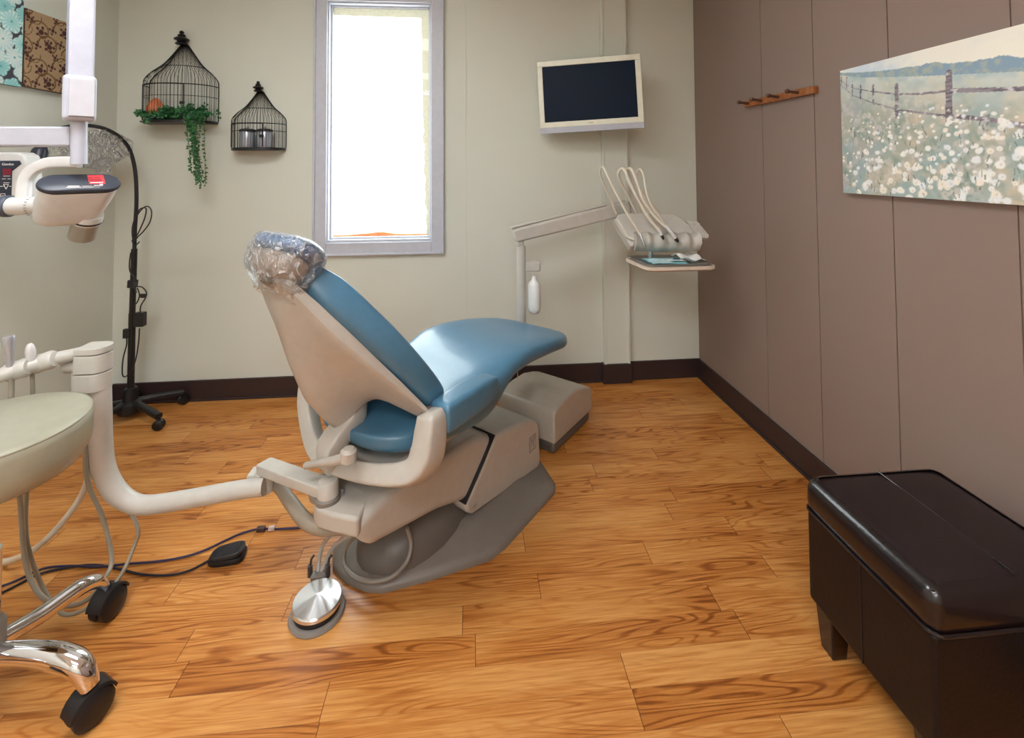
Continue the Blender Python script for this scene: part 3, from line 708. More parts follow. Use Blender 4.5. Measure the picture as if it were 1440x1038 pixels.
h2 = [PZ(452, 805, .03), PZ(458, 790, .05), PZ(470, 768, .11), PZ(492, 752, .20)]
ft.add('hose', MB().tube(h2, .0065, 10, 6), MAT['silver_hose'])
h3 = [W(-.36, -.09, .27), W(-.36, -.12, .20), W(-.33, -.15, .09), W(-.26, -.165, .055), W(-.17, -.18, .075), W(-.10, -.19, .12), W(-.06, -.18, .17), W(-.09, -.14, .21)]
h3 = [PZ(515, 745, .25), PZ(497, 757, .18), PZ(485, 774, .10), PZ(485, 795, .055), PZ(500, 812, .045), PZ(525, 818, .05), PZ(553, 810, .06), PZ(572, 790, .075), PZ(578, 765, .11), PZ(572, 742, .16)]
aa_h = single('coiled_hose', MB().tube(h3, .0068, 10, 6), mat('coil_gray', (130, 124, 116), .35), 'grey hose looped on the base plate under the lift arm', 'hose')
# pedal
pd = PZ(320, 786, 0); pd.z = 0
pt_ = Thing('foot_pedal', 'small black ribbed foot pedal on the floor left of the chair', 'foot pedal', pd)
b = MB(); rs = []
ax = Vector((1, .12, 0)).normalized(); ay_ = Vector((-.12, 1, 0)).normalized()
for z, k in ((0, .96), (.003, 1), (.014, 1), (.018, .95)):
    ring = []
    for i in range(28):
        a = 2*math.pi*i/28; c, s_ = math.cos(a), math.sin(a)
        x = math.copysign(abs(c)**.6, c)*.058*k; y = math.copysign(abs(s_)**.6, s_)*(.034+.004*c)*k
        ring.append(pd+ax*x+ay_*y+Vector((0, 0, z)))
    rs.append(ring)
b.rings(rs); pt_.add('base', b, black)
b = MB(); rs = []
for z, k in ((.017, .9), (.021, .94), (.029, .93), (.032, .86)):
    ring = []
    for i in range(28):
        a = 2*math.pi*i/28; c, s_ = math.cos(a), math.sin(a)
        x = math.copysign(abs(c)**.6, c)*.056*k; y = math.copysign(abs(s_)**.6, s_)*(.033+.004*c)*k
        ring.append(pd+ax*x+ay_*y+Vector((0, 0, z+x*.10)))
    rs.append(ring)
b.rings(rs)
for i in range(9):
    x = -.036+.009*i; p = pd+ax*x+Vector((0, 0, .0325+x*.10)); b.tube([p-ay_*.022, p+ay_*.022], .0012, 5)
pt_.add('treadle', b, mat('ribbed_black', (34, 34, 38), .45))
cord = [PZ(x, y, .005) for x, y in ((297, 786), (285, 793), (265, 803), (238, 809), (200, 808), (170, 801), (140, 795), (110, 796), (60, 806), (20, 825), (-30, 850), (-60, 862))]
pt_.add('cord', MB().tube(cord, .0035, 8, 5), mat('dark_cord', (26, 20, 34), .45))
pc_ = Thing('power_cord', 'navy cord with inline plug running left across the floor', 'cord', PZ(375, 744, .0))
b = MB().tube([PZ(x, y, .006) for x, y in ((450, 738), (425, 742), (395, 744), (365, 744), (340, 750), (315, 761), (290, 773), (260, 783), (220, 790), (180, 793), (140, 797), (100, 796), (60, 800), (20, 818), (-20, 832), (-60, 845))], .0036, 8, 5)
pc_.add('cable', b, navy)
pc_.add('plug', MB().box(PZ(367, 744, .009), (.03, .016, .016)), mat('plug_dark', (60, 44, 44), .4), bevel=.003)
pc_.add('socket', MB().box(PZ(382, 743, .009), (.022, .014, .014)), mat('plug_light', (190, 170, 165), .4), bevel=.003)

# ------------------------------------------------------------------ operator stool
hub = Vector((-1.20, 1.29, 0))
st = Thing('operator_stool', 'grey-green padded stool with chrome star base at the left', 'stool', hub)
sc_ = Vector((-1.227, 1.318, 0)); zt = .690; r0 = .195
b = MB(); rs = []
for k, z in ((.3, -.135), (.72, -.132), (.9, -.12), (.975, -.095), (1.0, -.07), (1.0, -.025), (.99, -.01), (.96, -.002), (.9, .001), (.6, .004), (.2, .003)):
    rs.append([sc_+Vector((r0*k*math.cos(a), r0*k*math.sin(a), zt+z)) for a in [2*math.pi*i/56 for i in range(56)]])
b.rings(rs); seat = st.add('seat', b, olive, angle=80)
st.add('piping', MB().tube([sc_+Vector((r0*.972*math.cos(a), r0*.972*math.sin(a), zt-.006)) for a in [2*math.pi*i/48 for i in range(48)]], .0035, 8, closed=True), olive, seat)
st.add('gas_column', MB().cyl(hub+Vector((0, 0, .2)), hub+Vector((0, 0, .40)), .024, 20).cyl(hub+Vector((0, 0, .40)), hub+Vector((0, 0, .56)), .014, 16), chrome)
st.add('seat_plate', MB().box2((hub.x-.12, hub.y-.08, .535), (hub.x+.05, hub.y+.08, .560)), black)
st.add('hub', MB().lathe([(.032, .13), (.036, .15), (.036, .215), (.028, .23)], hub, (0, 0, 1), 24), darkgray)
tips = [(Vector((-1.096, 1.53, 0)), 1), (Vector((-.934, 1.25, 0)), 2)]
for an in (281, 211, 141):
    tips.append((hub+Vector((.27*math.cos(R(an)), .245*math.sin(R(an)), 0)), 0))
for tip, kd in tips:
    dd = tip-hub; L_ = dd.length; dd = dd.normalized()
    pts = [hub+dd*.02+Vector((0, 0, .185)), hub+dd*L_*.35+Vector((0, 0, .185)), hub+dd*L_*.70+Vector((0, 0, .175)), hub+dd*L_*.92+Vector((0, 0, .145)), tip+Vector((0, 0, .098))]
    if kd == 1: pts = [hub+dd*.02+Vector((0, 0, .165)), hub+dd*L_*.4+Vector((0, 0, .150)), hub+dd*L_*.72+Vector((0, 0, .148)), hub+dd*L_*.90+Vector((0, 0, .130)), tip+Vector((0, 0, .090))]
    if kd == 2: pts = [hub+dd*.0+Vector((0, 0, .15)), hub+dd*L_*.4+Vector((0, 0, .158)), hub+dd*L_*.72+Vector((0, 0, .155)), hub+dd*L_*.93+Vector((0, 0, .135)), tip+dd*.006+Vector((0, 0, .090))]
    rr = [.020, .021, .022, .018, .010] if kd != 2 else [.022, .025, .027, .026, .019]
    lg = st.add('leg', MB().tube(pts, rr, 18, 6, up=(0, 0, 1) if False else None), chrome)
    rd = random.Random(int(L_*1e4)); ca = {1: R(80), 2: R(60)}.get(kd, rd.uniform(0, 3))
    tr_ = Vector((math.cos(ca), math.sin(ca), 0)); axl = tr_.cross(Vector((0, 0, 1))); cc_ = tip+tr_*(.006)+Vector((0, 0, .042))
    cb = MB()
    for sgn in (-1, 1): cb.lathe([(.012, .004), (.036, .004), (.042, .010), (.042, .022), (.034, .029), (.012, .031)], cc_, axl*sgn, 22)
    cb.cyl(cc_-axl*.004, cc_+axl*.004, .03, 14); cb.cyl(tip+Vector((0, 0, .05)), tip+Vector((0, 0, .10)), .011, 12)
    hood = []
    for a in range(20, 171, 15):
        p = cc_+(tr_*math.cos(R(a))+Vector((0, 0, 1))*math.sin(R(a)))*.043; q = cc_+(tr_*math.cos(R(a))+Vector((0, 0, 1))*math.sin(R(a)))*.049
        hood.append([p-axl*.027, p+axl*.027, q+axl*.024, q-axl*.024])
    cb.rings(hood)
    st.add('caster', cb, black, lg)

# ------------------------------------------------------------------ leather ottoman
zt = .468; ox = PX
oy0, oy1 = .905, 1.283; ox0_, ox1_ = .950, 1.362
ot = Thing('storage_ottoman', 'dark brown leather storage ottoman against the brown wall at lower right', 'ottoman', ((ox0_+ox1_)/2, (oy0+oy1)/2, 0))
lbox = mat('dark_brown_leather_box', (20, 13, 13), .42, var=.15, scale=12, bump=.25, spec=.3)
bx = ot.add('box', MB().box2((ox0_+.004, oy0+.004, .118), (ox1_-.004, oy1-.004, .368)), lbox, bevel=.012)
ot.add('seam', MB().box2((ox0_+.0025, (oy0+oy1)/2-.0012, .125), (ox0_+.006, (oy0+oy1)/2+.0012, .36)), black, bx)
# padded lid
b = MB(); n = 24; g = []
def lidh(u, v):
    e = (1-abs(2*u-1)**5)*(1-abs(2*v-1)**5); return .016*e**.8-.004*math.exp(-((u-.52)/.012)**2)-.003*math.exp(-((v-.5)/.02)**2)*0
def rr2(inset, z, wob=0.):
    ring = rrect(ox0_+inset, ox1_-inset, oy0+inset, oy1-inset, max(.028-inset*.4, .012), z, 6)
    if wob:
        ring = [p+Vector((wob*math.sin(p.y*90+1)*(1 if abs(p.x-ox0_) < .02 else 0), wob*math.sin(p.x*80), wob*math.sin(p.y*70+p.x*50))) for p in ring]
    return ring
dense = []
b.rings([rr2(.004, .372), rr2(.0, .376), rr2(-.002, .40), rr2(-.001, .43), rr2(.004, .447), rr2(.012, .457), rr2(.022, .461)], cap=False)
lid = ot.add('lid', b, leather, angle=80)
b = MB(); n = 30; vs = []; fs = []
for i in range(n+1):
    for j in range(n+1):
        u, v = i/n, j/n; x = ox0_+.012+(ox1_-ox0_-.024)*u; y = oy0+.012+(oy1-oy0-.024)*v
        # keep inside the rounded corner
        vs.append((x, y, .452+lidh(u, v)))
for i in range(n):
    for j in range(n): a = i*(n+1)+j; fs.append((a, a+n+1, a+n+2, a+1))
b.add(vs, fs); ot.add('lid_top', b, leathertop, lid, angle=80)
ot.add('piping', MB().tube(rr2(-.001, .372), .004, 8, closed=True), leather, lid)
sxx = ox0_+(ox1_-ox0_)*.52
ot.add('top_seam', MB().tube([(sxx, oy0+.02, .465), (sxx, (oy0+oy1)/2, .4665), (sxx, oy1-.02, .465)], .0016, 6), leather, lid)
for lx in (ox0_+.045, ox1_-.045):
    for ly in (oy0+.045, oy1-.045):
        b = MB().rings([[Vector((lx+a*k, ly+c*k, z)) for a, c in ((-.03, -.03), (.03, -.03), (.03, .03), (-.03, .03))] for k, z in ((.72, 0), (1, .125))])
        ot.add('leg', b, leather, bevel=.004)

# ------------------------------------------------------------------ television
tl, tr2, br, bl_ = PY(755, 88, 2.74), PY(901, 74, 2.60), PY(906, 181, 2.60), PY(760, 188, 2.74)
ctr = (tl+tr2+br+bl_)/4; ax = ((tr2+br)-(tl+bl_)).normalized(); ay2 = ((tl+tr2)-(bl_+br)).normalized()
fm = frame(ctr, ax, ay2); zx, zy = Vector(fm.col[0][:3]), Vector(fm.col[1][:3]); zn = Vector(fm.col[2][:3])
if zn.y > 0: zn = -zn
Wd = ((tr2-tl).length+(br-bl_).length)/4; Hd = ((tl-bl_).length+(tr2-br).length)/4
def TVp(a, b_, c): return ctr+zx*a+zy*b_+zn*c
tv = Thing('television', 'white framed television with dark screen tilted on the back wall', 'television', TVp(0, -Hd, -.05))
b = MB()
def tvbox(mb, a0, a1, b0, b1, c0, c1): return mb.add([TVp(a, b_, c) for a in (a0, a1) for b_ in (b0, b1) for c in (c0, c1)], [(0,1,3,2),(4,6,7,5),(0,4,5,1),(2,3,7,6),(0,2,6,4),(1,5,7,3)])
sw, sh2 = Wd-.038, Hd
cream = mat('tv_cream', (226, 226, 208), .35)
tvbox(b, -Wd, Wd, Hd-.034, Hd, -.035, 0); tvbox(b, -Wd, -Wd+.03, -Hd+.052, Hd-.034, -.035, 0); tvbox(b, Wd-.032, Wd, -Hd+.052, Hd-.034, -.035, 0)
tvbox(b, -Wd, Wd, -Hd+.036, -Hd+.068, -.035, 0); tvbox(b, -Wd+.02, Wd-.02, -Hd+.03, Hd-.02, -.06, -.02)
tv.add('frame', b, cream, bevel=.003)
tv.add('lower_bar', tvbox(MB(), -Wd, Wd, -Hd, -Hd+.037, -.035, .001), mat('tv_gray', (176, 180, 190), .35), bevel=.004)
tv.add('screen', tvbox(MB(), -Wd+.029, Wd-.031, -Hd+.067, Hd-.033, -.012, -.006), mat('tv_screen', (8, 24, 44), .4, var=0, spec=.12), smooth=False)
tv.add('power_mark', tvbox(MB(), Wd-.062, Wd-.037, -Hd+.015, -Hd+.019, .001, .002), white_p, smooth=False)
tv.add('logo', tvbox(MB(), -.016, .012, -Hd+.048, -Hd+.055, .0, .001), mat('tv_logo', (190, 188, 168), .4), smooth=False)
tv.add('wall_mount', tvbox(MB(), -.06, .06, -.06, .06, -.09, -.055).box2((ctr.x-.035, ctr.y+.04, ctr.z-.05), (ctr.x+.035, YB-.042, ctr.z+.05)), black)

# ------------------------------------------------------------------ birdcage wall shelves
def cage(label, cx_, zb, zs, ztp, hw, dp, group, wires=30):
    """half-round cage: centre x, base z, shoulder z, finial top z, half width, depth"""
    yw = YB-.004
    T = Thing('birdcage_shelf', label, 'birdcage shelf', (cx_, yw, zb), group=group)
    def ring(k, z, n=24): return [Vector((cx_-hw*k*math.cos(math.pi*i/n), yw-dp*k*abs(math.sin(math.pi*i/n))**.75, z)) for i in range(n+1)]
    b = MB(); r1, r2 = ring(1.0, zb, 30), ring(1.0, zb+.016, 30); b.rings([r1, r2])
    T.add('shelf', b, blackm, bevel=.002)
    zf = ztp-.085*(ztp-zb)/.57
    H_ = zf-zs
    prof = [(1, zb+.016), (1, zs-.02), (.985, zs+H_*.04), (.93, zs+H_*.13), (.80, zs+H_*.26), (.64, zs+H_*.38), (.50, zs+H_*.50), (.38, zs+H_*.64), (.27, zs+H_*.78), (.17, zs+H_*.91), (.10, zf)]
    b = MB()
    for i in range(wires+1):
        an = math.pi*i/wires; c, s_ = math.cos(an), abs(math.sin(an))**.75
        b.tube([(cx_-hw*k*c, yw-dp*k*s_-.002, z) for k, z in prof], .0011 if 0 < i < wires else .0028, 5, 2)
    for i in range(1, wires//2):
        x = -hw+2*hw*i/(wires//2)
        k0_ = abs(x)/hw; zz = zs
        for (ka, za), (kb, zb2) in zip(prof[1:], prof[2:]):
            if kb <= k0_ <= ka: zz = za+(zb2-za)*(ka-k0_)/(ka-kb+1e-6); break
        else: zz = zf
        b.tube([(cx_+x, yw-.002, zb+.016), (cx_+x, yw-.002, zz)], .001, 4)
    T.add('wire_bars', b, blackm)
    b = MB()
    for k, z, r in ((1.0, zs-.02, .003), (1.0, zb+.16*(zs-zb)/.25+.0, .0018), (.62, zs+H_*.40, .0022)): b.tube(ring(k, z), r, 6)
    T.add('hoop', b, blackm)
    b = MB(); ds = .0032; y_ = yw-dp
    xa, xb_ = cx_-hw*.86, cx_+hw*.42
    ya = yw-dp*abs(math.sin(math.acos(.86)))**.75-.004; yb2 = yw-dp*abs(math.sin(math.acos(.42)))**.75-.004
    b.tube([(xa, ya, zb+.02), (xa, ya, zs-.022)], ds, 6); b.tube([(xb_, yb2, zb+.02), (xb_, yb2, zs-.022)], ds, 6)
    b.tube([(xa, ya, zs-.022), ((xa+xb_)/2, yw-dp-.004, zs-.022), (xb_, yb2, zs-.022)], ds, 6, 3)
    dr = T.add('door', b, blackm)
    T.add('latch', MB().box((xb_-.004, yb2-.006, zb+.46*(zs-zb)), (.022, .010, .016)), blackm, dr, bevel=.002)
    f = (ztp-zf)
    pr = [(.03, 0), (.034, .06), (.024, .15), (.020, .22), (.037, .30), (.041, .38), (.034, .46), (.018, .55), (.022, .64), (.016, .72), (.009, .78), (.014, .86), (.010, .95), (.002, 1.0)]
    T.add('finial', MB().lathe([(r*f/.085, h*f) for r, h in pr], (cx_, yw-.035, zf-.004), (0, 0, 1), 18), blackm)
    return T
c1 = PY(253, 168, YB-.165)
grp = 'black wire birdcage shelves on the back wall'
Z1 = PY(253, 172, YB-.155).z; S1 = PY(253, 112, YB-.155).z; T1 = PY(258, 42, YB-.04).z
X1 = (PY(204, 140, YB-.04).x+PY(303, 140, YB-.04).x)/2; H1 = (PY(303, 140, YB-.04).x-PY(204, 140, YB-.04).x)/2
cage('larger black wire birdcage shelf holding trailing ivy, farther left', X1, Z1, S1, T1, H1, .155, grp, 34)
Z2 = PY(361, 211, YB-.12).z; S2 = PY(361, 168, YB-.12).z; T2 = PY(366, 113, YB-.04).z
X2 = (PY(325, 190, YB-.04).x+PY(399, 190, YB-.04).x)/2; H2 = (PY(399, 190, YB-.04).x-PY(325, 190, YB-.04).x)/2
cage('smaller black wire birdcage shelf holding two jars, nearer the window', X2, Z2, S2, T2, H2, .12, grp, 28)
# jars
for i, (px_, lb) in enumerate(((348, 'silver jar with dark lid, left of the two in the small birdcage'), (372, 'silver jar with dark lid, right of the two in the small birdcage'))):
    p = PY(px_, 200, YB-.075); p.z = Z2+.0165
    T = Thing('storage_jar', lb, 'jar', p, group='jars in the small birdcage')
    T.add('body', MB().lathe([(.038, 0), (.04, .004), (.04, .088), (.037, .094)], p, (0, 0, 1), 24), mat('jar_silver', (172, 176, 186), .3, .5))
    ld = T.add('lid', MB().lathe([(.044, .092), (.044, .103), (.03, .108)], p, (0, 0, 1), 24), black)
    T.add('knob', MB().lathe([(.007, .107), (.01, .118), (.004, .124)], p, (0, 0, 1), 12), mat('knob_silver', (190, 190, 190), .3, .7), ld)
# orange ornament
p = PY(219, 160, YB-.085); p.z = Z1+.045
b = MB(); rs = []
for z, r in ((0, .032), (.015, .040), (.04, .042), (.065, .034), (.085, .022), (.10, .008)):
    rs.append([p+Vector((r*(1+.10*math.cos(7*a))*math.cos(a), r*(1+.10*math.cos(7*a))*math.sin(a), z)) for a in [2*math.pi*i/42 for i in range(42)]])
b.rings(rs)
orn = single('ribbed_ornament', b, mat('orange_ceramic', (206, 118, 76), .5), 'orange ribbed ornament at the left inside the large birdcage', 'ornament')
# trailing ivy
def ivy():
    rd = random.Random(11); leaf = MB(); stem = MB()
    def leafat(p, sz, d):
        d = Vector(d).normalized(); u = d.cross(Vector((rd.uniform(-1, 1), -1, rd.uniform(-.6, .6)))).normalized(); nrm_ = u.cross(d)
        w_ = sz*.36; leaf.add([p, p+d*sz*.45+u*w_+nrm_*sz*.08, p+d*sz, p+d*sz*.45-u*w_+nrm_*sz*.08], [(0, 1, 2), (0, 2, 3)])
    yw = YB-.10
    for k in range(24):
        # strands: most trail along the shelf, some hang below on the right
        x = X1-H1*.60+2*H1*.72*k/23
        p0 = Vector((x, YB-.04-.10*rd.random(), Z1+(.03 if k > 5 else .02)))
        pts = [p0]
        for j in range(5): pts.append(pts[-1]+Vector((rd.uniform(-.022, .028), rd.uniform(-.02, .008), rd.uniform(-.008, .018))))
        stem.tube(pts, .0012, 4, 3)
        for q in spline(pts, [1]*len(pts), 6)[0]:
            for _ in range(3): leafat(q+Vector((rd.uniform(-.012, .012), rd.uniform(-.02, .005), rd.uniform(-.012, .022))), rd.uniform(.012, .021), (rd.uniform(-1, 1), rd.uniform(-.8, .2), rd.uniform(-.4, 1)))
    for k in range(13):
        px0 = 262+rd.uniform(-3, 26); ln = (48+rd.uniform(0, 46)) if k > 2 else 92-k*6
        tx = 274+rd.gauss(0, 9) if k > 2 else 282+k*2
        y0_ = YB-.165-rd.random()*.02
        pts = [Vector((PY(px0, 160, y0_).x, YB-.10, Z1+.05)), PY(px0+1, 157, YB-.165), PY(px0+(tx-px0)*.3, 180, y0_), PY(px0+(tx-px0)*.7, 170+ln*.55, y0_), PY(tx, 170+ln, y0_)]
        stem.tube(pts, .0013, 4, 4)
        for q in spline(pts, [1]*len(pts), 8)[0]:
            for _ in range(2): leafat(q, rd.uniform(.011, .020), (rd.uniform(-1, 1), rd.uniform(-.7, .3), rd.uniform(-1, .2)))
    for k in range(4):
        px0 = 206+k*3
        pts = [PY(px0+4, 160, YB-.165), PY(px0-1, 166, YB-.165), PY(px0-4+rd.uniform(-2, 2), 172, YB-.165)]
        for q in spline(pts, [1]*3, 5)[0]: leafat(q, rd.uniform(.012, .018), (rd.uniform(-1, .4), -.3, rd.uniform(-1, .3)))
    for k in range(3):
        pts = [PY(292, 158, YB-.165), PY(302, 156+k*4, YB-.165), PY(308+k, 155+k*5, YB-.165)]
        for q in spline(pts, [1]*3, 6)[0]: leafat(q, rd.uniform(.012, .018), (rd.uniform(-.2, 1), -.3, rd.uniform(-.8, .5)))
    T = Thing('trailing_ivy', 'green trailing ivy lying in the large birdcage and hanging below it', 'plant', (X1, YB-.1, Z1+.017))
    a = N('ivy_leaf'); tc = a.n('TexCoord').outputs['Object']; ns = a.n('TexNoise', {'Vector': tc, 'Scale': 45.0}).outputs[0]
    col = a.ramp(ns, [(.35, lin((22, 66, 38))), (.55, lin((38, 104, 54))), (.7, lin((72, 142, 78)))])
    lm = a.done(a.n('BsdfPrincipled', {'Base Color': col, 'Roughness': .45}).outputs[0])
    T.add('foliage', leaf, lm, smooth=False); T.add('stems', stem, mat('ivy_stem', (60, 90, 50), .6))
ivy()

# ------------------------------------------------------------------ coat rack on the brown wall
xr_ = XR-.012
ra, rb = PX(1049, 147, xr_), PX(1147, 126, xr_)
rk = Thing('coat_rack', 'small brown wooden peg rack on the brown wall', 'coat rack', (XR, (ra.y+rb.y)/2, min(ra.z, rb.z)-.015))
dd = (rb-ra); ln = dd.length; d = dd.normalized(); u = Vector((-1, 0, 0)); v = d.cross(u).normalized()
if v.z < 0: v = -v
b = MB().add([p+v*s1+Vector((x, 0, 0)) for p in (ra, rb) for s1 in (-.016, .016) for x in (-.012, .012)], [(0,1,3,2),(4,6,7,5),(0,4,5,1),(2,3,7,6),(0,2,6,4),(1,5,7,3)])
rk.add('board', b, woodr, bevel=.002)
for f in (.08, .30, .56, .82):
    p = ra+dd*f+Vector((-.012, 0, 0)); rk.add('peg', MB().lathe([(.007, 0), (.006, .03), (.0065, .04), (.010, .046), (.010, .055), (.005, .06)], p, (-1, 0, .12), 14), woodd)

# ------------------------------------------------------------------ painted canvases
def painted(name, label, cat, org, eu, ev, LU, LV, th, fn, mt, step=.0024, mirror=None):
    """flat canvas: org corner, eu/ev unit dirs, paint fn(U,V)->rgb srgb array 0..255"""
    nu, nvv = int(LU/step), int(LV/step)
    U_, V_ = np.meshgrid(np.linspace(0, LU, nu), np.linspace(0, LV, nvv), indexing='ij')
    col = fn(U_, V_); col = np.clip(col, 0, 255)/255
    colr = np.where(col <= .04045, col/12.92, ((col+.055)/1.055)**2.4)
    en = eu.cross(ev)
    P = np.array(org)[None, None]+U_[..., None]*np.array(eu)+V_[..., None]*np.array(ev)
    T = Thing(name, label, cat, Vector(org)+eu*LU/2)
    verts = (P.reshape(-1, 3)-np.array(T.o.location)[None])
    idx = np.arange(nu*nvv).reshape(nu, nvv)
    q = np.stack([idx[:-1, :-1], idx[1:, :-1], idx[1:, 1:], idx[:-1, 1:]], -1).reshape(-1, 4)
    me = bpy.data.meshes.new('painted_face'); me.from_pydata(verts.tolist(), [], q.tolist())
    at = me.color_attributes.new('paint', 'FLOAT_COLOR', 'POINT')
    at.data.foreach_set('color', np.concatenate([colr.reshape(-1, 3), np.ones((nu*nvv, 1))], 1).astype(np.float32).ravel())
    me.materials.append(mt); o = bpy.data.objects.new('painted_face', me); C.objects.link(o); o.parent = T.o
    return T
def canvas_body(T, org, eu, ev, LU, LV, depthv, m):
    o_ = Vector(org)+depthv*.0006
    b = MB().add([o_+eu*a+ev*c+depthv*d for a in (0, LU) for c in (0, LV) for d in (0, 1)], [(0,1,3,2),(4,6,7,5),(0,4,5,1),(2,3,7,6),(0,2,6,4),(1,5,7,3)])
    T.add('canvas_edge', b, m, smooth=False)
def vnoise(U_, V_, fx, fy, seed, oct_=3):
    rs_ = np.random.RandomState(seed); tot = 0; amp = 1; s_ = 0
    for o_ in range(oct_):
        a = U_*fx*(2**o_); b_ = V_*fy*(2**o_); g = rs_.rand(512, 512)
        i, j = np.floor(a).astype(int), np.floor(b_).astype(int); fa, fb = a-i, b_-j; fa = fa*fa*(3-2*fa); fb = fb*fb*(3-2*fb)
        i %= 511; j %= 511
        v_ = g[i, j]*(1-fa)*(1-fb)+g[i+1, j]*fa*(1-fb)+g[i, j+1]*(1-fa)*fb+g[i+1, j+1]*fa*fb
        tot = tot+v_*amp; s_ += amp; amp *= .55
    return tot/s_
def mixc(a, b_, m): return a*(1-m[..., None])+np.array(b_, float)*m[..., None]
def segd(U_, V_, p, q):
    p, q = np.array(p), np.array(q); d_ = q-p; L2 = (d_**2).sum()+1e-9
    t_ = np.clip(((U_-p[0])*d_[0]+(V_-p[1])*d_[1])/L2, 0, 1)
    return np.hypot(U_-p[0]-t_*d_[0], V_-p[1]-t_*d_[1]), t_
